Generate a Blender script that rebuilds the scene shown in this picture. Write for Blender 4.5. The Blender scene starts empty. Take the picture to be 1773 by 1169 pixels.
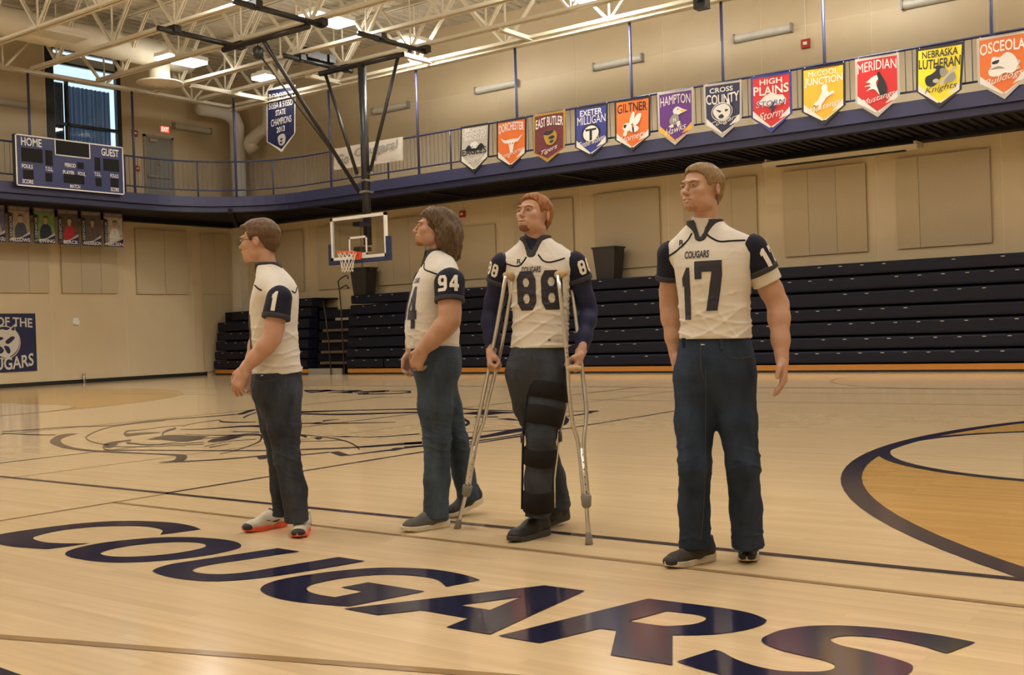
import bpy, bmesh, math, random
import numpy as np
from mathutils import Vector, Matrix
from mathutils.bvhtree import BVHTree
random.seed(7); RNG = np.random.default_rng(7)
scene = bpy.context.scene
COL = scene.collection
# ------------------------------------------------------------------ camera
IW, IH, FPX, CAMH = 1773, 1169, 1913.81, 1.10
YAW, PITCH, ROLL = .64425577, -.00601525, -.03319981
_f = np.array([-math.sin(YAW)*math.cos(PITCH), math.cos(YAW)*math.cos(PITCH), math.sin(PITCH)])
_r = np.array([math.cos(YAW), math.sin(YAW), 0.0]); _u = np.cross(_r, _f)
_c, _s = math.cos(ROLL), math.sin(ROLL)
RIGHT, UP, FWD = _c*_r + _s*_u, -_s*_r + _c*_u, _f
CAMP = np.array([0, 0, CAMH])
cam = bpy.data.cameras.new('camera'); camo = bpy.data.objects.new('camera', cam); COL.objects.link(camo)
cam.sensor_width = 36; cam.lens = FPX/IW*36; cam.clip_end = 200; cam.clip_start = .05
m = Matrix.Identity(4)
for i in range(3):
    m[i][0], m[i][1], m[i][2], m[i][3] = RIGHT[i], UP[i], -FWD[i], CAMP[i]
camo.matrix_world = m
scene.camera = camo
# ------------------------------------------------------------------ daylight outside the window, exposure
world = bpy.data.worlds.new('world'); scene.world = world; world.use_nodes = True
world.node_tree.nodes['Background'].inputs[0].default_value = (.72, .91, 1, 1)
world.node_tree.nodes['Background'].inputs[1].default_value = 1.1
scene.view_settings.view_transform = 'Standard'; scene.view_settings.look = 'None'
scene.view_settings.gamma = 1; scene.view_settings.use_curve_mapping = False
scene.view_settings.exposure = 0.2
scene.cycles.max_bounces = 7; scene.cycles.diffuse_bounces = 4; scene.cycles.glossy_bounces = 3; scene.cycles.transmission_bounces = 5
scene.cycles.caustics_reflective = False; scene.cycles.caustics_refractive = False; scene.cycles.sample_clamp_indirect = 6
LAMP = 33.0            # radiance of the ceiling fixtures' lenses
LAMP_COL = (1, .955, .885)
# ------------------------------------------------------------------ helpers
def ray(x, y): return RIGHT*((x-IW/2)/FPX) - UP*((y-IH/2)/FPX) + FWD
def onZ(x, y, z=0.0): d = ray(x, y); return CAMP + d*(z-CAMH)/d[2]
def onX(x, y, X): d = ray(x, y); return CAMP + d*X/d[0]
def onY(x, y, Y): d = ray(x, y); return CAMP + d*Y/d[1]

def wloc(o):
    v = Vector((0, 0, 0))
    while o is not None: v = v + o.location; o = o.parent
    return v
def mk(name, verts, faces, mat=None, parent=None, smooth=False, mats=None, midx=None, loc=None):
    """one mesh object; verts are in world coordinates (parents are never rotated unless stated)"""
    off = wloc(parent) if parent is not None else Vector((0, 0, 0))
    l = Vector(loc) if loc is not None else off
    me = bpy.data.meshes.new(name)
    V = np.asarray(verts, dtype=float) - np.array(l)
    me.from_pydata(V.tolist(), [], [list(map(int, f)) for f in faces])
    for mm in (mats or [mat]): me.materials.append(mm)
    if midx is not None: me.polygons.foreach_set('material_index', midx)
    if smooth: me.polygons.foreach_set('use_smooth', [True]*len(me.polygons))
    me.update()
    o = bpy.data.objects.new(name, me); COL.objects.link(o)
    if parent is not None: o.parent = parent
    o.location = l - off
    return o
def dup(o, dloc, parent=None):
    c = o.copy(); COL.objects.link(c)
    c.location = o.location + Vector(dloc)
    if parent is not None: c.parent = parent
    return c
def empty(name, loc, label, cat, group=None, rz=0, kind=None):
    o = bpy.data.objects.new(name, None); COL.objects.link(o); o.location = loc; o.rotation_euler = (0, 0, rz)
    o.empty_display_size = .1
    return tag(o, label, cat, group, kind)
def tag(o, label=None, cat=None, group=None, kind=None):
    if label: o['label'] = label
    if cat: o['category'] = cat
    if group: o['group'] = group
    if kind: o['kind'] = kind
    return o
class MB:
    def __init__(s): s.v = []; s.f = []
    def add(s, V, F):
        b = len(s.v); s.v += [tuple(map(float, p)) for p in V]; s.f += [tuple(b+i for i in f) for f in F]; return s
    def box(s, lo, hi):
        x0, y0, z0 = lo; x1, y1, z1 = hi
        V = [(x0,y0,z0),(x1,y0,z0),(x1,y1,z0),(x0,y1,z0),(x0,y0,z1),(x1,y0,z1),(x1,y1,z1),(x0,y1,z1)]
        return s.add(V, [(3,2,1,0),(4,5,6,7),(0,1,5,4),(1,2,6,5),(2,3,7,6),(3,0,4,7)])
    def bar(s, a, b, w, h=None, up=(0, 0, 1)):
        """rectangular bar from a to b"""
        a, b = np.array(a, float), np.array(b, float); d = b-a; d /= np.linalg.norm(d)
        u = np.array(up, float); r = np.cross(d, u)
        if np.linalg.norm(r) < 1e-6: r = np.cross(d, (1, 0, 0))
        r /= np.linalg.norm(r); u = np.cross(r, d); h = h or w
        V = [p + r*sx*w/2 + u*sy*h/2 for p in (a, b) for sx, sy in ((-1,-1),(1,-1),(1,1),(-1,1))]
        return s.add(V, [(0,1,2,3),(7,6,5,4),(0,4,5,1),(1,5,6,2),(2,6,7,3),(3,7,4,0)])
    def tube(s, pts, r, n=8, cap=True, closed=False):
        pts = [np.array(p, float) for p in pts]; N = len(pts)
        rr = r if hasattr(r, '__len__') else [r]*N
        t0 = pts[1]-pts[0]; ref = np.array((0, 0, 1.)) if abs(t0[2]) < .9*np.linalg.norm(t0) else np.array((1., 0, 0))
        V = []
        for i, p in enumerate(pts):
            if closed: t = pts[(i+1) % N]-pts[i-1]
            else: t = pts[min(i+1, N-1)]-pts[max(i-1, 0)]
            t = t/np.linalg.norm(t); x = np.cross(t, ref); x /= np.linalg.norm(x); y = np.cross(x, t)
            ref = y
            V += [p + (x*math.cos(2*math.pi*k/n) + y*math.sin(2*math.pi*k/n))*rr[i] for k in range(n)]
        F = []
        for i in range(N if closed else N-1):
            j = (i+1) % N
            F += [(i*n+k, i*n+(k+1) % n, j*n+(k+1) % n, j*n+k) for k in range(n)]
        if cap and not closed: F += [tuple(range(n))[::-1], tuple((N-1)*n+k for k in range(n))]
        return s.add(V, F)
    def lathe(s, c, prof, n=24):
        c = np.array(c, float); V = []; F = []
        for r, z in prof: V += [c + (r*math.cos(2*math.pi*k/n), r*math.sin(2*math.pi*k/n), z) for k in range(n)]
        for i in range(len(prof)-1): F += [(i*n+k, i*n+(k+1) % n, (i+1)*n+(k+1) % n, (i+1)*n+k) for k in range(n)]
        F += [tuple(range(n))[::-1], tuple((len(prof)-1)*n+k for k in range(n))]
        return s.add(V, F)
    def build(s, name, mat, parent=None, smooth=False, loc=None): return mk(name, s.v, s.f, mat, parent, smooth, loc=loc)
def box(name, lo, hi, mat, parent=None, loc=None): return MB().box(lo, hi).build(name, mat, parent, loc=loc)
def smooth_closed(pts, n=6):
    """closed outline; entries (x,y) are smooth, (x,y,1) are corners"""
    out = []; N = len(pts)
    P = [np.array(p[:2], float) for p in pts]; K = [len(p) > 2 for p in pts]
    for i in range(N):
        p1, p2 = P[i], P[(i+1) % N]
        p0 = P[i-1] if not K[i] else 2*p1-p2
        p3 = P[(i+2) % N] if not K[(i+1) % N] else 2*p2-p1
        if K[i] and K[(i+1) % N]: out.append(p1); continue
        for k in range(n):
            t = k/n
            out.append(.5*((2*p1) + (-p0+p2)*t + (2*p0-5*p1+4*p2-p3)*t*t + (-p0+3*p1-3*p2+p3)*t**3))
    return out
def fill(outer, holes=()):
    """triangulated flat polygon with holes -> verts2d, tris"""
    from mathutils.geometry import tessellate_polygon
    loops = [[Vector((p[0], p[1], 0)) for p in l] for l in (outer, *holes)]
    T = tessellate_polygon(loops)
    V = [(v.x, v.y) for l in loops for v in l]
    return V, [tuple(t) for t in T]
def catmull(pts, n=6):
    P = [np.array(p, float) for p in pts]; out = []
    for i in range(len(P)-1):
        p0 = P[i-1] if i else 2*P[0]-P[1]; p1, p2 = P[i], P[i+1]; p3 = P[i+2] if i+2 < len(P) else 2*p2-p1
        for k in range(n):
            t = k/n
            out.append(.5*((2*p1) + (-p0+p2)*t + (2*p0-5*p1+4*p2-p3)*t*t + (-p0+3*p1-3*p2+p3)*t**3))
    out.append(P[-1]); return out
# ------------------------------------------------------------------ text as plain 2D meshes
_tc = {}
def text2d(s, bold=0.0, shear=0.0, space=1.0):
    """verts2d (numpy, height of capitals about 1, starting at 0,0) and faces"""
    k = (s, bold, shear, space)
    if k in _tc: return _tc[k]
    cu = bpy.data.curves.new('lettering', 'FONT'); cu.body = s; cu.size = 1; cu.offset = bold; cu.shear = shear
    cu.space_character = space; cu.resolution_u = 3; cu.fill_mode = 'FRONT'
    o = bpy.data.objects.new('lettering', cu); COL.objects.link(o)
    dg = bpy.context.evaluated_depsgraph_get(); me = o.evaluated_get(dg).to_mesh()
    V = np.array([v.co[:2] for v in me.vertices]); F = [tuple(p.vertices) for p in me.polygons]
    o.evaluated_get(dg).to_mesh_clear(); bpy.data.objects.remove(o); bpy.data.curves.remove(cu)
    if len(V): V -= V.min(0)
    _tc[k] = (V, F); return V, F
def fit_text(s, x0, y0, x1, y1, bold=.0, shear=0.0, arch=0.0, space=1.0):
    V, F = text2d(s, bold, shear, space); V = V.copy()
    V /= V.max(0); u = V[:, 0].copy()
    V[:, 0] = x0 + V[:, 0]*(x1-x0); V[:, 1] = y0 + V[:, 1]*(y1-y0)
    V[:, 1] += arch*(1-(2*u-1)**2)
    return V, F
# ------------------------------------------------------------------ materials
MATS = {}
def mat(name, col, rough=.5, metal=0.0, var=0.0, vscale=8.0, bump=0.0, bscale=60.0, emit=None, estr=0.0, spec=.5, stretch=None, coat=0.0, alpha=None, trans=0.0, sheen=0.0, sss=0.0):
    if name in MATS: return MATS[name]
    m = bpy.data.materials.new(name); m.use_nodes = True; nt = m.node_tree; b = nt.nodes['Principled BSDF']
    b.inputs['Base Color'].default_value = (*col, 1); b.inputs['Roughness'].default_value = rough; b.inputs['Metallic'].default_value = metal
    b.inputs['Specular IOR Level'].default_value = spec
    if coat: b.inputs['Coat Weight'].default_value = coat; b.inputs['Coat Roughness'].default_value = .1
    if trans: b.inputs['Transmission Weight'].default_value = trans
    if sheen: b.inputs['Sheen Weight'].default_value = sheen
    if sss: b.inputs['Subsurface Weight'].default_value = sss; b.inputs['Subsurface Radius'].default_value = (.02, .008, .004)
    if emit: b.inputs['Emission Color'].default_value = (*emit, 1); b.inputs['Emission Strength'].default_value = estr
    if var or bump:
        tc = nt.nodes.new('ShaderNodeTexCoord'); mp = nt.nodes.new('ShaderNodeMapping'); nt.links.new(tc.outputs['Object'], mp.inputs[0])
        if stretch: mp.inputs['Scale'].default_value = stretch
    if var:
        n = nt.nodes.new('ShaderNodeTexNoise'); n.inputs['Scale'].default_value = vscale; n.inputs['Detail'].default_value = 4; nt.links.new(mp.outputs[0], n.inputs[0])
        mr = nt.nodes.new('ShaderNodeMapRange'); nt.links.new(n.outputs[0], mr.inputs[0])
        mr.inputs[1].default_value = .3; mr.inputs[2].default_value = .7; mr.inputs[3].default_value = 1-var; mr.inputs[4].default_value = 1+var
        mx = nt.nodes.new('ShaderNodeMix'); mx.data_type = 'RGBA'; mx.blend_type = 'MULTIPLY'; mx.inputs[0].default_value = 1
        mx.inputs[6].default_value = (*col, 1); nt.links.new(mr.outputs[0], mx.inputs[7]); nt.links.new(mx.outputs[2], b.inputs['Base Color'])
    if bump:
        n2 = nt.nodes.new('ShaderNodeTexNoise'); n2.inputs['Scale'].default_value = bscale; n2.inputs['Detail'].default_value = 3; nt.links.new(mp.outputs[0], n2.inputs[0])
        bp = nt.nodes.new('ShaderNodeBump'); bp.inputs['Strength'].default_value = bump; bp.inputs['Distance'].default_value = .01
        nt.links.new(n2.outputs[0], bp.inputs['Height']); nt.links.new(bp.outputs[0], b.inputs['Normal'])
    MATS[name] = m; return m
def wood_floor(name, c1, c2, rough):
    m = bpy.data.materials.new(name); m.use_nodes = True; nt = m.node_tree; b = nt.nodes['Principled BSDF']; L = nt.links.new
    tc = nt.nodes.new('ShaderNodeNewGeometry')
    br = nt.nodes.new('ShaderNodeTexBrick'); L(tc.outputs['Position'], br.inputs['Vector'])
    br.offset = .37; br.inputs['Scale'].default_value = 1; br.inputs['Brick Width'].default_value = 1.1; br.inputs['Row Height'].default_value = .057
    br.inputs['Mortar Size'].default_value = .0006; br.inputs['Mortar Smooth'].default_value = .3
    br.inputs['Color1'].default_value = (*c1, 1); br.inputs['Color2'].default_value = (*c2, 1); br.inputs['Mortar'].default_value = (*[x*.8 for x in c2], 1)
    mp = nt.nodes.new('ShaderNodeMapping'); mp.inputs['Scale'].default_value = (1.2, 30, 1); L(tc.outputs['Position'], mp.inputs[0])
    n = nt.nodes.new('ShaderNodeTexNoise'); n.inputs['Scale'].default_value = 1.0; n.inputs['Detail'].default_value = 5; L(mp.outputs[0], n.inputs[0])
    mr = nt.nodes.new('ShaderNodeMapRange'); mr.inputs[1].default_value = .3; mr.inputs[2].default_value = .7; mr.inputs[3].default_value = .94; mr.inputs[4].default_value = 1.045; L(n.outputs[0], mr.inputs[0])
    mx = nt.nodes.new('ShaderNodeMix'); mx.data_type = 'RGBA'; mx.blend_type = 'MULTIPLY'; mx.inputs[0].default_value = 1
    L(br.outputs['Color'], mx.inputs[6]); L(mr.outputs[0], mx.inputs[7]); L(mx.outputs[2], b.inputs['Base Color'])
    b.inputs['Roughness'].default_value = rough; b.inputs['Specular IOR Level'].default_value = .5
    n2 = nt.nodes.new('ShaderNodeTexNoise'); n2.inputs['Scale'].default_value = 3; L(tc.outputs['Position'], n2.inputs[0])
    bp = nt.nodes.new('ShaderNodeBump'); bp.inputs['Strength'].default_value = .03; bp.inputs['Distance'].default_value = .02; L(n2.outputs[0], bp.inputs['Height']); L(bp.outputs[0], b.inputs['Normal'])
    MATS[name] = m; return m
M_FLOOR = wood_floor('maple_boards', (.66, .495, .295), (.60, .445, .257), .13)
M_STAIN = wood_floor('stained_maple_boards', (.53, .31, .095), (.47, .265, .075), .14)
M_NAVYPAINT = mat('navy_floor_paint', (.013, .013, .038), .11, spec=.38)
M_TANLINE = mat('tan_floor_paint', (.30, .19, .085), .15)
M_WALL = mat('cream_wall_paint', (.62, .505, .32), .5, var=.03, vscale=1.5, bump=.03, bscale=25)
M_JOINT = mat('joint_caulk', (.74, .66, .47), .6)
M_ACOUSTIC = mat('acoustic_fabric', (.52, .43, .28), .95, var=.07, vscale=40, bump=.1, bscale=200, spec=.1)
M_ACOUSTIC2 = mat('acoustic_fabric_grey', (.50, .42, .29), .95, var=.07, vscale=40, bump=.1, bscale=200, spec=.1)
M_CREAM = mat('cream_steel_paint', (.76, .70, .56), .45, var=.03)
M_DECK = mat('roof_deck_paint', (.68, .63, .52), .5, var=.03)
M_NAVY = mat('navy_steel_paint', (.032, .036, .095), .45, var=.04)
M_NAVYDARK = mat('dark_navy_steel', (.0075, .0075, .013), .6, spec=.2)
M_BLACK = mat('black_rubber', (.012, .011, .010), .5)
M_BLACKMET = mat('black_painted_steel', (.018, .017, .016), .38, var=.1)
M_BLEACH = mat('navy_plastic', (.0065, .0075, .018), .5, var=.08, vscale=3, spec=.22)
M_ORANGE = mat('varnished_plywood', (.48, .20, .03), .4, var=.1, vscale=6, stretch=(1, 1, 12))
M_WHITE = mat('white_paint', (.8, .78, .73), .5)
M_GREY = mat('grey_paint', (.30, .29, .26), .5, var=.04)
M_METAL = mat('brushed_metal', (.6, .58, .54), .3, metal=1)
M_LENS_OFF = mat('lamp_lens_unlit', (.80, .79, .72), .3)
M_LENS = mat('lamp_lens_lit', (.9, .9, .85), .4, emit=LAMP_COL, estr=LAMP)
M_LENS_EDGE = mat('lamp_lens_lit_edge_row', (.9, .9, .85), .4, emit=LAMP_COL, estr=LAMP*4.4)
M_LENS_MID = mat('lamp_lens_lit_middle_rows', (.9, .9, .85), .4, emit=LAMP_COL, estr=LAMP*.62)
M_WLENS = mat('wall_lamp_lens', (.62, .60, .52), .35, var=.06, vscale=6)
M_RED = mat('red_plastic', (.42, .025, .02), .4)
# ================================================================== the room
XW, YW, XE, YN, ZC = -29.2, 23.95, 9.0, -2.2, 9.75
floor = tag(mk('floor', [(XW-.3, YN-.3, 0), (XE+.3, YN-.3, 0), (XE+.3, YW+.3, 0), (XW-.3, YW+.3, 0), (XW-.3, YN-.3, -.2), (XE+.3, YN-.3, -.2), (XE+.3, YW+.3, -.2), (XW-.3, YW+.3, -.2)],
    [(0,1,2,3),(7,6,5,4),(0,4,5,1),(1,5,6,2),(2,6,7,3),(3,7,4,0)], M_FLOOR), 'glossy maple gymnasium floor with navy court markings', 'floor', kind='structure')
def wall(name, lo, hi, label): return tag(box(name, lo, hi, M_JOINT), label, 'wall', kind='structure')
w_r = wall('wall_right', (XW-.3, YW+.007, -.2), (XE+.3, YW+.3, ZC+.3), 'long cream panelled wall behind the bleachers')
w_l_parts = MB()
# end wall with a window opening: Y 17.25..19.72, z 5.3..9.35
WY0, WY1, WZ0, WZ1 = 17.28, 19.68, 5.35, 9.66
for lo, hi in (((XW-.3, YN-.3, -.2), (XW-.007, WY0, ZC+.3)), ((XW-.3, WY1, -.2), (XW-.007, YW+.3, ZC+.3)), ((XW-.3, WY0, -.2), (XW-.007, WY1, WZ0)), ((XW-.3, WY0, WZ1), (XW-.007, WY1, ZC+.3))): w_l_parts.box(lo, hi)
w_l = tag(w_l_parts.build('wall_left', M_JOINT), 'cream panelled end wall with the tall curtained window', 'wall', kind='structure')
w_n = wall('wall_near', (XW-.3, YN-.3, -.2), (XE+.3, YN, ZC+.3), 'cream wall on the near side of the court'); w_n.data.materials[0] = M_WALL
w_e = wall('wall_end', (XE, YN-.3, -.2), (XE+.3, YW+.3, ZC+.3), 'cream wall at the far end beside the key'); w_e.data.materials[0] = M_WALL
# precast panels with recessed joints
xs = [XW] + [-28.4+2.55*k for k in range(0, 15)] + [XE]
xs = [x for x in xs if XW <= x <= XE]
g = .009
for a, b in zip(xs[:-1], xs[1:]):
    for z0, z1 in ((-.0, 7.73), (7.745, ZC)):
        box('wall_panel', (a+g, YW, z0+.001), (b-g, YW+.05, z1), M_WALL, w_r)
ys = [YN, 0.25] + [2.81+2.405*k for k in range(0, 9)] + [YW]
for a, b in zip(ys[:-1], ys[1:]):
    segs = [(a+g, b-g, .001, ZC)]
    if a < WY1 and b > WY0:
        segs = [(a+g, b-g, .001, WZ0), (a+g, b-g, WZ1, ZC)]
        if a < WY0-.1: segs.append((a+g, min(b-g, WY0), WZ0, WZ1))
        if b > WY1+.1: segs.append((max(a+g, WY1), b-g, WZ0, WZ1))
    for y0, y1, z0, z1 in segs:
        if y1-y0 > .02: box('wall_panel', (XW-.05, y0, z0), (XW, y1, z1), M_WALL, w_l)
# baseboard
tag(box('baseboard_left', (XW, YN, .0), (XW+.015, 22.5, .11), M_BLACK), 'black rubber cove base along the end wall', 'baseboard', kind='structure')
# corner column
tag(MB().box((XW, YW-.32, 0), (XW+.42, YW, 4.8)).build('trim_1', M_CREAM), 'pale square column in the corner under the balcony', 'column', kind='structure')
# roof deck: corrugated, ribs run along Y
V = []; F = []; pitch = .3; nx = int((XE-XW)/pitch)
prof = [(0, 0), (.18, 0), (.2, .06), (.28, .06)]
for i in range(nx+1):
    for dx, dz in prof:
        V += [(XW+i*pitch+dx, YN, ZC+dz-.06), (XW+i*pitch+dx, YW+.1, ZC+dz-.06)]
for k in range(len(V)//2-1): F.append((2*k, 2*k+1, 2*k+3, 2*k+2))
ceil = tag(mk('ceiling', V, F, M_DECK), 'corrugated cream metal roof deck', 'ceiling', kind='structure')
box('roof_slab', (XW-.3, YN-.3, ZC+.06), (XE+.3, YW+.3, ZC+.3), M_DECK, ceil)
# ---- trusses
ZB = 8.1
def angle_pair(mb, a, b, axis, w=.085, gap=.045):
    """double-angle chord: two flat flanges with a slot"""
    for s in (-1, 1):
        o = np.array((0, s*(gap/2+w/2), 0)) if axis == 'x' else np.array((s*(gap/2+w/2), 0, 0))
        mb.bar(np.array(a)+o, np.array(b)+o, w, .014)
        o2 = np.array((0, s*(gap/2+.006), 0)) if axis == 'x' else np.array((s*(gap/2+.006), 0, 0))
        mb.bar(np.array(a)+o2+(0, 0, .045), np.array(b)+o2+(0, 0, .045), .012, .09)
    return mb
def truss(label, a, b, axis, zb, zt, n, group):
    a, b = np.array(a, float), np.array(b, float)
    t = empty('roof_truss', (a[0], a[1], zb), label, 'truss', group, kind='structure')
    angle_pair(MB(), (*a, zb), (*b, zb), axis).build('bottom_chord', M_CREAM, t)
    angle_pair(MB(), (*a, zt), (*b, zt), axis, .08).build('top_chord', M_CREAM, t)
    for i in range(n):
        p0 = a+(b-a)*i/n; p1 = a+(b-a)*(i+.5)/n; p2 = a+(b-a)*(i+1)/n
        for q0, q1, w in (((*p0, zt), (*p1, zb), .06), ((*p1, zb), (*p2, zt), .06), ((*p1, zb), (*p1, zt), .035)):
            mb = MB()
            if w > .05:
                for s in (-1, 1):
                    o = np.array((0, s*.028, 0)) if axis == 'x' else np.array((s*.028, 0, 0))
                    mb.bar(np.array(q0)+o, np.array(q1)+o, .03, .05)
            else: mb.bar(q0, q1, w, w)
            mb.build('web_member', M_CREAM, t)
    return t
XB, YB = -26.4, 21.55
TRY = [20.4, 18.85, 17.1, 15.25, 13.4, 11.55, 9.6, 7.7, 5.7, 3.7, 1.7, -.3]
ordn = ['first', 'second', 'third', 'fourth', 'fifth', 'sixth', 'seventh', 'eighth', 'ninth', 'tenth', 'eleventh', 'twelfth']
for k, y in enumerate(TRY):
    if k < 6: truss(f'cream open-web roof truss, {ordn[k]} in from the banner balcony', (XB, y), (XE, y), 'x', ZB, 9.55, 15, 'roof trusses along the court')
edge = truss('cream steel edge truss above the banner balcony railing', (XB, YB), (XE, YB), 'x', 8.05, 9.6, 12, 'edge trusses above the balcony')
truss('cream steel edge truss above the scoreboard balcony', (XB, -1), (XB, YB), 'y', 8.02, 9.6, 8, 'edge trusses above the balcony')
# flat flange under the edge trusses, and short ties to the next truss
mb = MB().box((XB, YB-.11, 7.93), (XE, YB+.11, 7.96)).box((XB, YB-.012, 7.96), (XE, YB+.012, 8.06)); mb.build('flange', M_CREAM, edge)
tie_at = [-24.8, onZ(575, 143, 8.0)[0], onZ(730, 106, 8.0)[0], onZ(892, 62, 8.0)[0]]
for i, x in enumerate(tie_at):
    tag(MB().box((x-.07, 20.3 if i else 18.9, 7.99), (x+.07, YB+.25, 8.015)).box((x-.012, 20.3 if i else 18.9, 8.015), (x+.012, YB+.25, 8.11)).build('roof_tie_beam', M_CREAM),
        ['cream tie beam under the roof edge, nearest the vertical ducts', 'cream tie beam under the roof edge behind the hoop mast', 'cream tie beam under the roof edge just right of the hoop frame', 'cream tie beam under the roof edge above the orange longhorn banner'][i], 'beam', kind='structure')
# ================================================================== balcony with a rounded corner
RC = 3.0
def edge_path(off=0.0, n=14, y0=-1.0, x1=XE):
    """front edge of the balcony; off > 0 moves it towards the walls"""
    cx, cy = XB+RC, YB-RC; R = RC+off
    P = [(XB-off, y0)]
    for i in range(n+1):
        a = math.pi - (math.pi/2)*i/n
        P.append((cx+R*math.cos(a), cy+R*math.sin(a)))
    P.append((x1, YB+off)); return P
def ribbon(off0, z0, off1, z1):
    """strip between two offset/height profiles along the edge"""
    A, B = edge_path(off0), edge_path(off1); n = len(A)
    V = [(*p, z0) for p in A]+[(*p, z1) for p in B]
    return V, [(i, i+1, n+i+1, n+i) for i in range(n-1)]
balc = empty('balcony', (XB, YB, 0), 'navy elevated walkway balcony with a rounded corner', 'balcony', kind='structure')
def strips(name, prof, m):
    mb = MB()
    for (o0, z0), (o1, z1) in zip(prof[:-1], prof[1:]): mb.add(*ribbon(o0, z0, o1, z1))
    return mb.build(name, m, balc)
strips('fascia', [(.25, 5.235), (0, 5.235), (0, 4.96), (.02, 4.96), (.05, 4.955), (.10, 4.94), (.10, 4.80)], M_NAVY)
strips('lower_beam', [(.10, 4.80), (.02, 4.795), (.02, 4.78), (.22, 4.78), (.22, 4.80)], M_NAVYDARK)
# deck slab
A = edge_path(.25); V = [(*p, 5.235) for p in A]; n = len(A)
V += [(XE, YW, 5.235), (XW, YW, 5.235), (XW, -1, 5.235)]; Vb = [(x, y, 4.9) for x, y, z in V]
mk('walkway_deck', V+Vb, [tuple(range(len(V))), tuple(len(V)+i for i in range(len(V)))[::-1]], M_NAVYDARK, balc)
# ribbed underside, wall beam and cross beams
mb = MB()
x = XB+.3
while x < XE: mb.box((x, YB+.22, 4.86), (x+.09, YW-.3, 4.90)); x += .2
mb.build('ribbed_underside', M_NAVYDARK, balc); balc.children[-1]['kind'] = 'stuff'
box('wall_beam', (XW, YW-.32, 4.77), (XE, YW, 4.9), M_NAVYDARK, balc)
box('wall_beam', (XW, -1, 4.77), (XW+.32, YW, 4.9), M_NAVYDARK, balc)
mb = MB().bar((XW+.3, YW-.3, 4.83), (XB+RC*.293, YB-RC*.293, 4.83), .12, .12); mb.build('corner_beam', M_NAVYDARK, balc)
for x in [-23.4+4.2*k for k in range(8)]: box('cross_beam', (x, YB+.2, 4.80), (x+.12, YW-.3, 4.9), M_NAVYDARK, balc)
# ---- railing
rail = empty('balcony_railing', (XB, YB, 5.235), 'navy steel railing with thin balusters around the balcony edge', 'railing')
def along(path):
    P = [np.array(p) for p in path]; L = [0]
    for a, b in zip(P[:-1], P[1:]): L.append(L[-1]+np.linalg.norm(b-a))
    def at(s):
        for i in range(len(P)-1):
            if s <= L[i+1] or i == len(P)-2: return P[i]+(P[i+1]-P[i])*((s-L[i])/(L[i+1]-L[i]))
    return at, L[-1]
at, LT = along(edge_path(.11, y0=11, x1=-1.5))
pp = [at(LT*i/160) for i in range(161)]
MB().tube([(*p, 6.25) for p in pp], .026, 6).build('top_rail', M_NAVY, rail, True)
MB().tube([(*p, 5.43) for p in pp], .022, 6).build('bottom_rail', M_NAVY, rail, True)
post0 = None; bal0 = None; s = .4; k = 0
while s < LT:
    p = at(s)
    if k % 16 == 0:
        if post0 is None: post0 = MB().tube([(*p, 5.235), (*p, 6.25)], .024, 6).build('post', M_NAVY, rail, True); pl = p
        else: dup(post0, (*(p-pl), 0), rail)
    else:
        if bal0 is None: bal0 = MB().tube([(*p, 5.43), (*p, 6.24)], .008, 4).build('baluster', M_NAVY, rail); bl = p
        else: dup(bal0, (*(p-bl), 0), rail)
    s += .136; k += 1
# hanger rods carrying the balcony
for i, (px, py) in enumerate([(50.5, 200), (230, 215), (406, 230), (570, 205), (721.5, 170), (893, 130), (1091.5, 90), (1250, 70), (1426, 55), (1716, 28)]):
    q = onX(px, py, XB-.03) if i < 2 else (onX(px, py, -25.3) if i == 2 else onY(px, py, YB+.03))
    tag(MB().tube([(q[0], q[1], 5.2), (q[0], q[1], 8.05)], .033, 8).build('hanger_rod', M_NAVY, None, True, loc=(q[0], q[1], 5.2)),
        ['navy hanger rod rising behind the scoreboard to the roof', 'navy hanger rod between the curtained window and the grey door', 'navy hanger rod at the rounded balcony corner beside the white ducts',
         'navy hanger rod just beyond the robotics banner', 'navy hanger rod right of the hoop mast by the cloth banner', 'navy hanger rod rising behind the orange longhorn banner',
         'navy hanger rod rising above the orange hornet banner', 'navy hanger rod rising above the navy cougar banner', 'navy hanger rod rising above the yellow mustang banner',
         'navy hanger rod rising above the orange bulldog banner'][i], 'rod', 'balcony hanger rods')
# ---- window, curtain, door on the upper level
win = tag(MB().box((XW-.12, WY0, WZ0), (XW+.03, WY0+.24, WZ1)).box((XW-.12, WY1-.14, WZ0), (XW+.03, WY1, WZ1)).box((XW-.12, WY0, WZ1-.08), (XW+.03, WY1, WZ1)).box((XW-.12, WY0, WZ0), (XW+.03, WY1, WZ0+.1))
    .box((XW-.12, WY0, 8.72), (XW+.03, WY1, 8.86)).build('window_1', mat('dark_bronze_frame', (.012, .012, .016), .4)), 'tall dark framed window with blue-grey curtains above the scoreboard', 'window', kind='structure')
for z in (7.42, 6.1): box('mullion', (XW-.1, WY0, z), (XW+.02, WY1, z+.09), MATS['dark_bronze_frame'], win)
box('mullion', (XW-.1, WY0+.62, WZ0), (XW+.02, WY0+.69, 8.75), MATS['dark_bronze_frame'], win)
gl = mat('window_glass', (.9, .97, 1), .02, trans=1.0)
for y0, y1 in ((WY0+.14, WY0+.62), (WY0+.69, WY1-.14)):
    for z0, z1 in ((5.45, 6.1), (6.19, 7.42), (7.51, 8.72)): box('pane', (XW-.08, y0, z0), (XW-.07, y1, z1), gl, win)
box('pane', (XW-.08, WY0+.14, 8.86), (XW-.07, WY1-.14, 9.18), gl, win)
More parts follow.
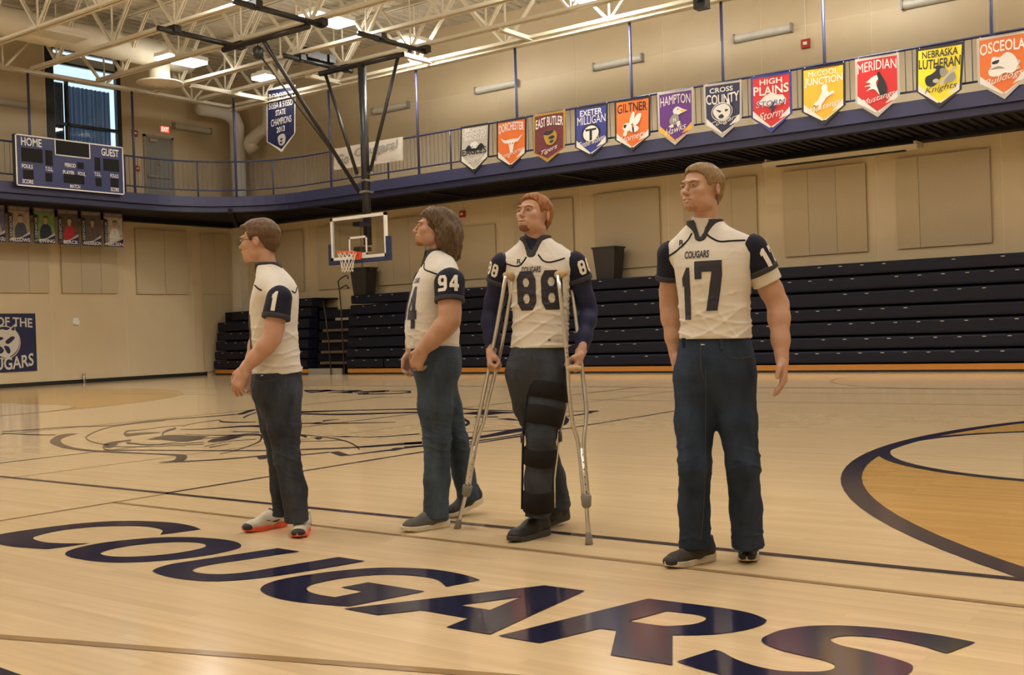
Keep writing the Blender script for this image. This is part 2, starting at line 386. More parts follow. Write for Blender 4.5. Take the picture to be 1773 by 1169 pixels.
box('mullion', (XW-.1, WY0, 9.18), (XW+.02, WY1, 9.24), MATS['dark_bronze_frame'], win); box('infill_panel', (XW-.09, WY0+.1, 9.24), (XW-.03, WY1-.1, 9.48), mat('grey_infill', (.42, .43, .38), .5), win)
CURT = mat('curtain_cloth', (.10, .13, .19), .9, spec=.1)
_n = CURT.node_tree; _tr = _n.nodes.new('ShaderNodeBsdfTranslucent'); _tr.inputs[0].default_value = (.16, .22, .32, 1); _mx = _n.nodes.new('ShaderNodeMixShader'); _mx.inputs[0].default_value = .35
_n.links.new(_n.nodes['Principled BSDF'].outputs[0], _mx.inputs[1]); _n.links.new(_tr.outputs[0], _mx.inputs[2]); _n.links.new(_mx.outputs[0], _n.nodes['Material Output'].inputs[0])
def curtain(name, y0, y1, z0, z1, label):
    V = []; F = []; N = 120
    for i in range(N+1):
        y = y0+(y1-y0)*i/N; x = XW-.19+.045*math.sin(i*.55)+.02*math.sin(i*1.31+1)
        V += [(x, y, z0), (x, y, z1)]
    for i in range(N): F.append((2*i, 2*i+2, 2*i+3, 2*i+1))
    return tag(mk(name, V, F, CURT, None, True, loc=(XW-.16, (y0+y1)/2, z0)), label, 'curtain')
curtain('curtain', WY0+.66, WY1-.26, 5.4, 8.63, 'wide blue-grey pleated curtain filling the window above the scoreboard')
curtain('curtain', WY0+.36, WY0+.62, 5.4, 8.68, 'narrow gathered blue-grey curtain at the near edge of the window')
door = tag(box('door_1', (XW, 20.47, 5.25), (XW+.045, 21.40, 7.42), M_GREY), 'grey steel exit door on the upper walkway', 'door', kind='structure')
mb = MB().box((XW, 20.40, 5.25), (XW+.08, 20.47, 7.49)).box((XW, 21.40, 5.25), (XW+.08, 21.47, 7.49)).box((XW, 20.40, 7.42), (XW+.08, 21.47, 7.49)); mb.build('door_frame', mat('tan_steel_frame', (.38, .34, .25), .5), door)
box('panic_bar', (XW+.06, 20.5, 6.18), (XW+.11, 21.3, 6.25), M_METAL, door)
MB().box((XW+.045, 20.8, 6.52), (XW+.06, 20.87, 6.9)).tube([(XW+.09, 20.84, 6.88), (XW+.09, 20.84, 6.62), (XW+.09, 21.0, 6.56)], .014, 6).build('handle', M_METAL, door)
MB().box((XW+.045, 20.6, 7.28), (XW+.10, 20.86, 7.38)).build('door_closer', M_METAL, door)

# ================================================================== floor markings (flat paint, parts of the floor)
def flat(name, outline, holes=(), m=M_NAVYPAINT, z=.0015):
    V, T = fill(outline, holes)
    T2 = []
    for t in T:
        a, b, c = (np.array(V[i]) for i in t)
        T2.append(t if (b-a)[0]*(c-a)[1]-(b-a)[1]*(c-a)[0] > 0 else t[::-1])
    return mk(name, [(x, y, z) for x, y in V], T2, m, floor)
def px_out(pts, ox, oy, sc, n=5):
    return [tuple(onZ(ox+p[0]*sc, oy+p[1]*sc)[:2]) for p in smooth_closed(pts, n)]
LET = [
 ((0, 880, .2482), [(1400,150,1),(1330,125),(1190,103),(1000,93),(850,92),(700,98),(500,115),(300,140),(100,168),(0,187),(-25,208),(-25,228),(0,252),(60,266),(150,276),(270,284),(340,287,1),(630,248,1),(540,249),(400,247),(310,240),(250,225),(232,212),(250,197),(330,175),(450,153),(600,137),(750,128),(900,126),(1020,130),(1100,143),(1135,160),(1125,178),(1118,187,1)], []),
 ((0, 880, .2482), [(455,322),(480,300),(560,275),(700,247),(850,228),(1000,214),(1150,206),(1300,205),(1430,210),(1560,222),(1650,240),(1682,262),(1665,280),(1600,300),(1480,325),(1330,347),(1150,367),(980,378),(820,381),(680,374),(560,358),(480,340)],
   [[(702,322),(720,306),(800,283),(920,263),(1060,247),(1200,239),(1320,239),(1410,248),(1435,262),(1420,278),(1340,298),(1220,318),(1080,333),(950,341),(830,342),(750,336)]]),
 ((250, 920, .2482), [(1085,145,1),(930,121,1),(700,155),(500,185),(330,210),(200,230),(120,250),(65,272),(62,285),(110,305),(190,325),(300,341),(420,350),(540,350),(680,342),(850,324),(1000,302),(1200,270),(1400,236),(1540,211,1),(1355,183,1),(1150,217),(950,250),(800,275),(680,293),(560,302),(460,302),(380,294),(340,281),(350,264),(420,244),(560,220),(750,193),(950,163)], []),
 ((440, 960, .2256), [(1735,201,1),(1640,168),(1500,138),(1350,118),(1200,109),(1050,106),(900,110),(750,120),(600,135),(430,158),(280,182),(160,208),(80,238),(50,268),(58,290),(110,318),(200,346),(330,368),(450,381),(600,394),(730,403,1),(1310,288,1),(875,219,1),(668,258,1),(840,290,1),(620,333,1),(520,318),(440,298),(405,275),(415,250),(470,228),(580,203),(720,180),(870,165),(1000,159),(1130,161),(1260,170),(1370,188),(1430,212),(1475,252,1)], []),
 ((590, 980, .2482), [(1705,177,1),(1420,140,1),(20,303,1),(260,347,1),(560,313,1),(890,370,1),(735,432,1),(1040,482,1)], [[(830,278,1),(1265,218,1),(1040,312,1)]]),
 ((850, 1010, .282), [(45,327,1),(965,98,1),(1300,140),(1480,165),(1600,190),(1680,222),(1690,240),(1650,265),(1540,295),(1400,314),(1270,322),(1115,322,1),(1115,507,1),(735,445,1),(770,294,1),(670,281,1),(300,372,1)], [[(845,237,1),(1080,174,1),(1220,190),(1290,203),(1320,218),(1305,237),(1240,256),(1130,265),(1040,264)]]),
 ((1160, 1060, .3158), [(1675,170,1),(1550,145),(1400,120),(1200,95),(1000,80),(850,77),(720,84),(600,105),(520,138),(503,158),(520,178),(600,210),(720,240),(830,265),(890,285),(905,303),(885,320),(820,330),(720,331),(600,325),(470,300),(360,262),(285,222),(245,210,1),(38,275,1),(140,310),(300,352),(450,385),(650,412),(850,420),(1050,410),(1200,385),(1300,345),(1332,310),(1310,285),(1220,255),(1100,222),(960,192),(900,172),(882,155),(910,140),(990,133),(1110,140),(1250,160),(1380,188),(1480,220),(1520,230,1)], []),
]
for (ox, oy, sc), out, holes in LET:
    flat('painted_letter', px_out(out, ox, oy, sc), [px_out(h, ox, oy, sc) for h in holes], z=.003)
def fline(a, b, w, m=M_NAVYPAINT, z=.002, name='painted_line'):
    a, b = np.array(a, float), np.array(b, float); d = (b-a)/np.linalg.norm(b-a); n = np.array((-d[1], d[0]))*w/2
    return mk(name, [(*(a-n), z), (*(b-n), z), (*(b+n), z), (*(a+n), z)], [(0, 1, 2, 3)], m, floor)
def farc(c, r0, r1, a0, a1, m=M_NAVYPAINT, z=.002, n=64, name='painted_arc'):
    V = []; F = []
    for i in range(n+1):
        a = a0+(a1-a0)*i/n
        V += [(c[0]+r0*math.cos(a), c[1]+r0*math.sin(a), z), (c[0]+r1*math.cos(a), c[1]+r1*math.sin(a), z)]
    for i in range(n): F.append((2*i, 2*i+1, 2*i+3, 2*i+2) if a1 > a0 else (2*i, 2*i+2, 2*i+3, 2*i+1))
    return mk(name, V, F, m, floor)
XC, YC = -10.26, 9.62
fline((XW+4, 4.90), (XE-2, 4.90), .06)                       # near line
fline((-22, 17.45), (XE-1, 17.45), .07)                      # far side line
fline((-22, 16.2), (XE-1, 16.2), .03, M_TANLINE)
fline((XC, 4.9), (XC, 17.45), .05)                           # centre line
fline((-6.88, 4.9), (-6.88, 14.3), .05)
fline((-13.64, 4.9), (-13.64, 14.3), .05)
fline((-22, 14.3), (2, 14.3), .03, M_TANLINE)
fline((-6.85, 4.45), (XE-2, 4.45), .04, M_TANLINE)
fline((-6.85, 1.2), (-6.85, 4.9), .035, M_TANLINE); fline((-9.0, 1.0), (-9.0, 17.0), .022, M_TANLINE)
p0, p1 = onZ(0, 1103)[:2], onZ(700, 1158)[:2]; fline(p0-(p1-p0)*.3, p1+(p1-p0)*1.2, .05, M_TANLINE)
flat('painted_corner', [tuple(onZ(*p)[:2]) for p in ((-60, 1140), (0, 1157), (42, 1172), (60, 1215), (-60, 1215))], z=.003)
for cx, s in ((3.16, 1), (2*XC-3.16, -1)):
    # stained three-point zone, its navy arc and the pale free-throw circle
    n = 72; arc = [(cx-s*6.22*math.cos(a), YC+6.22*math.sin(a)) for a in np.linspace(-math.pi/2, math.pi/2, n)]
    outl = arc+[(cx+s*3.5, YC+6.22), (cx+s*3.5, YC-6.22)]
    flat('stained_zone', outl, m=M_STAIN, z=.001)
    fx = cx-s*4.45
    flat('pale_circle', [(fx+1.78*math.cos(a), YC+1.78*math.sin(a)) for a in np.linspace(0, 2*math.pi, 64, endpoint=False)], m=M_FLOOR, z=.0018)
    flat('pale_lane', [(fx, YC-1.78), (cx+s*3.5, YC-1.78), (cx+s*3.5, YC+1.78), (fx, YC+1.78)][::s], m=M_FLOOR, z=.0016)
    farc((cx, YC), 6.20, 6.34, math.pi/2, 3*math.pi/2, z=.0024) if s > 0 else farc((cx, YC), 6.28, 6.33, -math.pi/2, math.pi/2, M_STAIN, z=.0024)
    farc((fx, YC), 1.78, 1.88 if s > 0 else 1.84, 0, 2*math.pi, M_NAVYPAINT if s > 0 else M_TANLINE, z=.0028)
# far cross-court arcs in tan
for x in (-13.0, -4.2): farc((x, 20.6), 3.4, 3.43, math.pi, 2*math.pi, M_TANLINE, .0022)
# ---- centre emblem: strokes traced in picture units, laid on the floor
def stroke(pts, w, ox, oy, sc, name='emblem_stroke', sm=True, z=.0032):
    P = catmull(pts, 5) if sm and len(pts) > 2 else [np.array(p, float) for p in pts]
    W = w if hasattr(w, '__len__') else [w]*2
    up = []; dn = []
    for i, p in enumerate(P):
        t = P[min(i+1, len(P)-1)]-P[max(i-1, 0)]; t = t/np.linalg.norm(t); nn = np.array((-t[1], t[0]))
        ww = np.interp(i/(len(P)-1), np.linspace(0, 1, len(W)), W)/2/sc
        up.append(p+nn*ww); dn.append(p-nn*ww)
    n = len(P); A = [onZ(ox+q[0]*sc, oy+q[1]*sc) for q in up]; B = [onZ(ox+q[0]*sc, oy+q[1]*sc) for q in dn]
    V = [(a[0], a[1], z) for a in A]+[(b[0], b[1], z) for b in B]
    return mk(name, V, [(i, i+1, n+i+1, n+i) for i in range(n-1)], M_NAVYPAINT, floor)
def patch(pts, ox, oy, sc, name='emblem_patch'): return flat(name, px_out(pts, ox, oy, sc, 4), z=.0034)
A_ = (60, 690, .2256); B_ = (360, 660, .2256); C_ = (700, 680, .203)
patch([(335,270,1),(230,274),(160,295),(120,325),(125,345),(190,372),(300,393),(460,410),(650,420),(850,428),(1060,440),(1085,455),(1060,478),(940,497,1),(1120,488),(1170,455),(1155,435),(1090,430),(850,420),(650,410),(480,400),(340,385),(240,360),(200,330),(215,305),(270,285)], *A_)
for pts, w, o in [
 ([(-250,268),(0,280),(160,280)], 1.3, A_), ([(1120,488),(1450,468),(1773,440)], 1.6, A_), ([(600,215),(480,250),(410,285),(395,305),(430,330),(520,352),(620,360)], [1,2,1], A_),
 ([(-250,255),(0,240),(250,220),(600,208),(900,172),(1300,142),(1540,124)], 1.2, A_), ([(600,216),(760,195),(1000,170)], .8, A_), ([(1600,150),(1640,130),(1700,110)], [2,1], A_),
 ([(690,280),(710,252),(830,240),(1000,218),(1150,208)], [4,2,1,.8,.6], A_), ([(700,282),(830,270),(960,262)], [5,1], A_), ([(1085,228),(1000,255),(985,285),(1050,312)], [3,2.4,2], A_),
 ([(740,320),(570,348),(530,375),(580,398),(900,398),(1300,402),(1773,402)], [2,4,2,1.5,1.4,1.6], A_), ([(705,342),(860,355),(1100,350),(1300,338)], [3,1.5,1,1], A_), ([(580,370),(800,372),(1100,362),(1300,352)], 1, A_),
 ([(1340,378),(1500,350)], [1.6,.5], A_), ([(1420,168),(1440,180),(1560,184),(1700,182)], [3,2,1.4,1], A_), ([(1120,240),(1290,236),(1600,215),(1730,215)], [.8,1.2,2.4,3.5], A_), ([(1520,255),(1720,258)], 1, A_),
 ([(1560,285),(1720,280),(1738,312),(1700,345),(1560,395),(1420,430)], [2,3,3,1.6,1,.6], A_), ([(1150,275),(1350,283),(1580,283)], [.6,1,1.4], A_), ([(1130,215),(1240,190),(1420,165)], .8, A_), ([(1300,370),(1500,330),(1700,315)], .8, A_),
 ([(690,240),(1100,226),(1610,214)], [3,1.2,1.4], B_), ([(690,252),(1030,256),(1610,240)], [1.5,2.5,1.6], B_), ([(880,308),(960,298),(1010,297)], [1.6,.5], B_), ([(680,328),(790,325),(1000,325),(1440,316)], [1,1.5,1.5,.6], B_),
 ([(680,410),(760,430)], [2,3], B_), ([(700,410),(900,432),(1050,460),(1130,495),(1165,528)], [.8,1.4,2,1.6], B_), ([(690,528),(1130,510),(1645,472)], [1.6,2.2,4], B_), ([(490,592),(700,570),(930,548)], 1.6, B_),
 ([(1080,571),(1400,530),(1650,498)], [1.4,1.8,1.6], B_), ([(960,430),(1060,427),(1170,430)], [.4,2,.4], B_), ([(1170,432),(1340,428),(1630,405)], [.6,1.2,1], B_), ([(680,465),(860,462),(1040,455)], .7, B_), ([(690,475),(712,470),(690,495)], 1.4, B_),
 ([(0,145),(390,137),(660,148),(970,158)], [1,1.4,1.4,1], C_), ([(0,170),(470,172)], 1.4, C_), ([(390,215),(500,225),(548,258),(510,285),(420,307)], [1,3,5,3,1], C_), ([(0,365),(130,352)], 1, C_), ([(480,345),(900,318)], .8, C_),
 ([(490,430),(760,395),(1020,352)], 1.5, C_), ([(500,450),(800,405),(1020,372)], .7, C_), ([(0,466),(160,456)], 2, C_), ([(0,437),(150,432)], 3, C_), ([(1330,165),(1480,160),(1650,157)], .8, C_), ([(1340,208),(1500,188),(1600,170)], [1,1.4,2.4], C_), ([(800,225),(900,228),(990,240)], [.4,3,.6], C_), ([(0,535),(190,505)], .5, C_), ([(600,210),(800,208)], 1.4, C_)]:
    stroke(pts, w, *o)
for pts, o in [([(1540,126,1),(1660,86,1),(1700,88,1),(1600,122,1)], A_), ([(860,316,1),(950,296),(1050,282),(1340,292,1),(1200,328),(1090,329),(980,318)], A_), ([(1320,336,1),(1380,310),(1560,284),(1600,290),(1500,318),(1400,334)], A_), ([(540,372),(600,350),(640,352),(580,380)], A_),
 ([(370,576,1),(455,570,1),(492,592,1),(390,603,1)], B_), ([(930,548,1),(1000,540,1),(1092,570,1),(1018,577,1)], B_), ([(790,326),(830,317),(880,320),(850,332)], B_), ([(815,440),(845,432),(878,440),(848,448)], B_), ([(930,324),(965,319),(1000,323),(965,329)], B_), ([(1390,535,1),(1430,515),(1500,515),(1440,535)], B_),
 ([(470,182,1),(640,160),(700,156),(975,173,1),(800,182),(700,192)], C_), ([(480,390,1),(700,362),(900,318),(1030,300,1),(1030,328,1),(900,350),(700,384),(480,408,1)], C_), ([(1300,205),(1350,200),(1395,217),(1405,240),(1375,275),(1310,288)], C_), ([(1560,178,1),(1668,158,1),(1590,155,1)], C_)]:
    patch(pts, *o)
# far lettering seen edge-on
D_ = (520, 655, .1128)
for pts, w in [([(60,190),(300,190),(470,186)], [2,1.4,1]), ([(80,205),(200,215),(470,192)], [1.4,2,1.4]), ([(310,205),(400,190),(560,192),(900,190)], [1,3,1,1.4]), ([(430,220),(640,215),(800,222)], [.7,2,2.6]), ([(640,222),(800,205),(940,190)], [2,2.4,1.5]),
     ([(880,242),(1100,243),(1450,236),(1660,222),(1690,208),(1600,198),(1380,200)], [2,1.4,1,1.6,2.4,1,.6]), ([(830,218),(1100,214),(1300,200)], [.8,1.2,3]), ([(930,205),(1200,200),(1370,196)], [.6,2,2]), ([(960,240),(1050,232)], 2)]:
    stroke(pts, w, *D_)
# ================================================================== ceiling fixtures
OFF = (-23.9, 14.5)
LX = [-23.9, -18.5, -13.15, -7.75, -2.35, 3.05]; LY = [20.86, 17.95, 14.5, 10.6, 6.8, 3.0, .6]
rown = ['row over the banner balcony edge', 'row second from the banner balcony', 'row third from the banner balcony', 'row fourth from the banner balcony', 'row fifth from the banner balcony', 'row sixth from the banner balcony', 'row seventh from the banner balcony']
coln = ['nearest the end wall', 'second from the end wall', 'third from the end wall', 'fourth from the end wall', 'fifth from the end wall', 'sixth from the end wall']
for j, y in enumerate(LY):
    for i, x in enumerate(LX):
        off = (x, y) == OFF; hl = .36 if j == 0 else .60
        lab = 'unlit rectangular ceiling light with a pale lens by the big duct' if off else f'lit rectangular ceiling light, {rown[j]}, {coln[i]}'
        t = empty('ceiling_light', (x, y, 8.40), lab, 'ceiling light', 'hung ceiling lights')
        MB().box((x-.31, y-hl-.01, 8.42), (x+.31, y+hl+.01, 8.52)).box((x-.16, y-hl*.8, 8.52), (x+.16, y+hl*.8, 8.58)).build('housing', M_WHITE, t)
        box('lens', (x-.29, y-hl, 8.35), (x+.29, y+hl, 8.419), M_LENS_OFF if off else (M_LENS_EDGE if j == 0 and i else M_LENS_MID if j < 3 else M_LENS), t)
        for s in (-1, 1): MB().tube([(x, y+s*hl*.7, 8.57), (x, y+s*hl*.7, ZC)], .006, 4).build('hanger_wire', M_METAL, t)
# ================================================================== wall lamps
def wall_lamp(c, axis, label):
    t = empty('wall_lamp', c, label, 'wall lamp', 'long wall lamps')
    c = np.array(c); a = np.array((1, 0, 0)) if axis == 'x' else np.array((0, 1, 0)); n = np.array((0, -1, 0)) if axis == 'x' else np.array((1, 0, 0))
    N = 10; V = []; F = []
    for e in (-.68, .68):
        for k in range(N+1):
            th = -math.pi/2+math.pi*k/N
            V.append(c+a*e+n*(.03+.10*math.cos(th))+np.array((0, 0, .095*math.sin(th))))
    F = [(k, k+1, N+2+k, N+1+k) for k in range(N)]
    mk('lens', V, F, M_WLENS, t, True)
    for e in (-.70, .70):
        MB().box(c+a*(e-.02)-n*.0-np.abs(np.cross(a, n))*.10-np.where(n < 0, .145, 0), c+a*(e+.02)+np.abs(np.cross(a, n))*.10+np.where(n > 0, .145, 0)).build('end_cap', M_GREY, t)
    lo = c-a*.7-np.array((0, 0, .1))-np.where(n < 0, .03, 0); hi = c+a*.7+np.array((0, 0, .1))+np.where(n > 0, .03, 0)
    box('back_plate', lo, hi, M_GREY, t)
for x, l in ((-22.1, 'long wall lamp on the upper wall behind the hoop mast'), (-18.2, 'long wall lamp on the upper wall above the longhorn and eagle banners'), (-14.34, 'long wall lamp above the blue and orange hornet banners'), (-10.47, 'long wall lamp above the red storm banner beside the red alarm'), (-6.6, 'long wall lamp cut by the top of the picture above the yellow knight banner')):
    wall_lamp((x, YW, 7.73), 'x', l)
wall_lamp((XW, 22.2, 7.88), 'y', 'long wall lamp beside the red exit sign on the end wall'); wall_lamp((XW, 16.0, 7.83), 'y', 'long wall lamp on the end wall between scoreboard and roof at the picture edge')
# ================================================================== exit sign, alarms, boxes
t = empty('exit_sign', (XW, 21.12, 7.62), 'small lit red exit sign above the grey upper door', 'exit sign')
box('sign_case', (XW, 20.98, 7.62), (XW+.06, 21.34, 7.83), M_WHITE, t)
box('sign_face', (XW+.06, 21.03, 7.64), (XW+.066, 21.33, 7.81), mat('exit_glow', (.6, .03, .02), .4, emit=(1, .06, .03), estr=1.6), t)
V, F = fit_text('EXIT', 21.05, 7.66, 21.31, 7.79, .02); mk('lettering', [(XW+.069, y, z) for y, z in V], F, mat('exit_letters', (.9, .6, .5), .4, emit=(1, .5, .4), estr=2.0), t)
MB().tube([(XW+.02, 21.1, 7.83), (XW+.02, 21.1, 8.5)], .012, 6).build('conduit', M_CREAM, t)
def alarm(name, c, axis, s, label):
    t = empty(name, c, label, 'fire alarm', 'red fire alarms'); c = np.array(c); n = np.array((0, -1, 0)) if axis == 'x' else np.array((1, 0, 0)); a = np.array((1, 0, 0)) if axis == 'x' else np.array((0, 1, 0)); z = np.array((0, 0, 1))
    p = c-a*s-z*s; q = c+a*s+z*s+n*.06; box('case', np.minimum(p, q), np.maximum(p, q), M_RED, t)
    p = c-a*s*.45-z*s*.35+n*.06; q = c+a*s*.45+z*s*.35+n*.085; box('strobe', np.minimum(p, q), np.maximum(p, q), M_WHITE, t)
    return t
q = onY(1396, 76, YW); alarm('fire_alarm', (q[0], YW, q[2]), 'x', .1, 'red fire alarm on the upper wall beside a long wall lamp'); MB().tube([(q[0], YW-.02, q[2]+.1), (q[0], YW-.02, 8.9)], .012, 6).build('conduit', M_CREAM, bpy.data.objects['fire_alarm'])
q = onY(802, 371, YW); alarm('fire_alarm', (q[0], YW, q[2]), 'x', .09, 'red fire alarm on the wall beside the long-haired man'); MB().tube([(q[0], YW-.02, q[2]+.09), (q[0]-.03, YW-.02, 4.8)], .01, 6).build('conduit', M_CREAM, bpy.data.objects['fire_alarm.001'])
q = onX(232, 231, XW); alarm('fire_alarm', (XW, q[1], q[2]), 'y', .09, 'red fire alarm between the curtained window and the grey door')
q = onX(236, 292, XW); alarm('fire_alarm', (XW, q[1], q[2]), 'y', .08, 'red pull station low beside the grey upper door')
q = onX(130, 556, XW); t = empty('thermostat', (XW, q[1], q[2]-.1), 'small white wall box on the end wall', 'wall box'); box('case', (XW, q[1]-.1, q[2]-.09), (XW+.05, q[1]+.08, q[2]+.09), M_WHITE, t); box('cover', (XW+.05, q[1]-.03, q[2]-.11), (XW+.06, q[1]+.1, q[2]+.02), M_WHITE, t)
q = onX(143, 657, XW); tag(MB().tube([(XW+.08, q[1], 0), (XW+.08, q[1], .26)], .035, 8).build('floor_stub', M_METAL, None, True, loc=(XW+.08, q[1], 0)), 'short metal post at the foot of the end wall', 'post')
q = onZ(1215, 9, 7.58); t = empty('speaker', (q[0], q[1], 7.48), 'dark hanging speaker at the top edge of the picture', 'speaker')
MB().box((q[0]-.13, q[1]-.12, 7.50), (q[0]+.13, q[1]+.12, 7.78)).build('case', M_BLACKMET, t); MB().lathe((q[0]+.05, q[1]-.13, 7.62), [(.09, 0), (.1, .02), (.02, .03)], 16).build('cone', M_BLACK, t)
MB().tube([(q[0], q[1], 7.78), (q[0], q[1], 8.1)], .02, 6).build('bracket', M_BLACKMET, t)
# ================================================================== acoustic panels
def apanel(lo, hi, splits, label, axis='x', hsplit=None, m=M_ACOUSTIC):
    """wall panel group of separate boards with hairline gaps"""
    t = empty('acoustic_panel', ((lo[0]+hi[0])/2, YW, lo[1]) if axis == 'x' else (XW, (lo[0]+hi[0])/2, lo[1]), label, 'acoustic panel', 'fabric wall panels')
    e = [lo[0], *splits, hi[0]]; zz = [lo[1]] + ([hsplit] if hsplit else []) + [hi[1]]
    for i, (a, b) in enumerate(zip(e[:-1], e[1:])):
        for z0, z1 in zip(zz[:-1], zz[1:]):
            mm = M_ACOUSTIC2 if (i+int(lo[0])) % 3 == 0 else m
            if axis == 'x': box('board', (a+.004, YW-.075, z0+.004), (b-.004, YW-.025, z1-.004), mm, t)
            else: box('board', (XW+.025, a+.004, z0+.004), (XW+.075, b-.004, z1-.004), mm, t)
AL = ['tan fabric wall panel in two boards at the picture edge over the bleachers', 'tan fabric wall panel in three boards below the projection screen', 'tan fabric wall panel behind the head of the man in the number seventeen jersey', 'tan fabric wall panel above the dark bin on the middle bleachers', 'tan fabric wall panel behind the man on crutches', 'low tan fabric wall panel between the long-haired man and the man on crutches',
      'tan fabric wall panel beside the backboard', 'tan fabric wall panel behind the backboard glass', 'tan fabric wall panel next to the corner column']
for k in range(9):
    c = -6.60-2.55*k; z1 = 4.03 if k == 5 else 4.5
    sp = {0: [c-.48], 1: [c-.36, c+.28], 2: [c-.3, c+.33], 3: [], 4: [c+.2], 5: [], 6: [c-.3, c+.35], 7: [c+.1], 8: []}[k]
    apanel((c-.95, 2.57), (c+.95, z1), sp, AL[k])
apanel((-4.98, 2.57), (-3.1, 4.5), [-4.0], 'tan fabric wall panel beyond the right edge of the picture')
apanel((19.98, 2.59), (21.86, 4.57), [21.0], 'square tan fabric panel on the end wall beside the hanging posters', 'y')
apanel((22.38, .12), (23.5, 4.57), [22.9], 'tall tan fabric panel in four boards on the end wall by the corner', 'y', 2.6)
a, b = onX(106, 508, XW)[1], onX(203, 508, XW)[1]; apanel((a, 2.6), (b, 4.57), [a+(b-a)*.34, a+(b-a)*.69], 'three-board fabric panel behind the hanging posters', 'y')
a = onX(84, 509, XW)[1]; apanel((a-1.9, 2.6), (a, 4.57), [a-.6], 'fabric panel at the left picture edge under the balcony', 'y')
# ================================================================== projection screen, bins
t = empty('projection_screen', (-8.66, YW-.45, 4.6), 'rolled cream projection screen housing under the balcony', 'projection screen')
box('housing', (-10.36, YW-.55, 4.60), (-6.95, YW-.38, 4.70), M_CREAM, t); box('slot', (-10.05, YW-.54, 4.575), (-7.2, YW-.42, 4.60), M_BLACK, t)
for x in (-10.3, -7.0): box('bracket', (x-.03, YW-.5, 4.66), (x+.03, YW-.001, 4.77), M_CREAM, t)
def bin_(x, y, z, label):
    t = empty('trash_bin', (x, y, z), label, 'trash bin', 'tall dark bins on the bleachers')
    def ring(s, zz): return [(x-s, y-s*.75, zz), (x+s, y-s*.75, zz), (x+s, y+s*.75, zz), (x-s, y+s*.75, zz)]
    V = ring(.25, z)+ring(.32, z+.78)+ring(.29, z+.78)+ring(.24, z+.1)
    F = [(3, 2, 1, 0)]+[(i, (i+1) % 4, 4+(i+1) % 4, 4+i) for i in range(4)]+[(4+i, 4+(i+1) % 4, 8+(i+1) % 4, 8+i) for i in range(4)]+[(8+i, 8+(i+1) % 4, 12+(i+1) % 4, 12+i) for i in range(4)]+[(12, 13, 14, 15)]
    mk('body', V, F, mat('dark_bin_plastic', (.022, .020, .017), .5, var=.1), t)
    MB().tube([(p[0], p[1], z+.78) for p in ring(.33, 0)], .022, 6, closed=True).build('rim', MATS['dark_bin_plastic'], t)
    box('handle', (x+.31, y-.09, z+.70), (x+.38, y+.09, z+.76), MATS['dark_bin_plastic'], t)
bin_(-14.5, 23.4, 2.30, 'dark plastic bin standing on the bleachers beside the man on crutches')
bin_(-22.95, 23.4, 2.30, 'dark plastic bin standing on the bleachers behind the hoop net')
# ================================================================== bleachers
ZR = [.18, .47, .76, 1.08, 1.37, 1.70, 2.02, 2.30]
def bleacher(x0, x1, label, rows=7, cuts=None):
    t = empty('bleacher', ((x0+x1)/2, 22.6, 0), label, 'bleacher', 'folded navy bleachers')
    tagm = mat('seat_number_tag', (.5, .47, .42), .4)
    tg = None
    for k in range(rows):
        a = cuts[k] if cuts else x0
        z0, z1 = ZR[k], ZR[k+1]; y = 22.58+.035*k+(.06 if k > 4 else 0)
        prof = [(y+.05, z0+.015), (y+.012, z0+.03), (y, z0+.07), (y, z1-.06), (y+.015, z1-.03), (y+.05, z1-.022), (y+.5, z1-.022), (y+.5, z0+.015)]
        cut = [(a, x1)]
        if k == 0 and x0 > -24: xm = onY(664, 625, y)[0]; cut = [(a, xm-.03), (xm+.03, x1)]
        for p, q in cut:
            n = len(prof); V = [(p, *w) for w in prof]+[(q, *w) for w in prof]
            F = [(i, (i+1) % n, n+(i+1) % n, n+i) for i in range(n)]+[tuple(range(n))[::-1], tuple(n+i for i in range(n))]
            mk('row_front', V, F, M_BLEACH, t)
        x = a+.25+.13*(k % 3)
        while x < x1-.2 and x < -2:
            if random.random() < .78:
                if tg is None: tg = MB().box((x-.035, y-.004, z1-.075), (x+.035, y+.002, z1-.06)).build('seat_tag', tagm, t); t0 = (x, y, z1)
                else: dup(tg, (x-t0[0], y-t0[1], z1-t0[2]), t)
            x += .46
        tg = tg
    MB().box((x0+.03, 23.08, .0), (x1, 23.9, ZR[rows]-.3)).build('understructure', M_NAVYDARK, t)
    MB().box((x0, 22.62, .05), (x1, 22.66, .165)).build('kick_board', M_ORANGE, t)
    box('base_channel', (x0, 22.64, .0), (x1, 22.68, .05), M_BLACK, t)
    box('top_deck', ((cuts[-1] if cuts else x0)+.03, 22.95, ZR[rows]-.05), (x1, 23.93, ZR[rows]-.01), M_BLEACH, t)
    return t
bleacher(-22.95, XE-.1, 'long bank of folded navy bleachers along the wall behind the men')
bleacher(-28.95, -24.6, 'short bank of folded navy bleachers next to the corner column', 7, [-28.95, -28.92, -28.9, -28.88, -28.86, -28.26, -27.4])
t = empty('bleacher_steps', (-23.78, 22.7, 0), 'folded aisle steps between the two bleacher banks', 'steps')
stepm = mat('brown_step_board', (.11, .075, .045), .5, var=.1); stepg = mat('grey_step_board', (.30, .28, .23), .5, var=.08)
box('kick_panel', (-24.6, 22.62, .0), (-23.2, 22.66, .18), stepg, t)
for k in range(6):
    z = .3+.32*k; x1 = -22.97 if k > 4 else -23.0
    box('tread', (-24.2 if k < 4 else -24.2+.5*(k-3), 22.72+.05*k, z), (x1, 23.2, z+.07), stepg if k > 3 else stepm, t)
    box('riser', (-24.55, 22.95+.03*k, z-.25), (-22.97, 23.3, z), M_NAVYDARK, t)
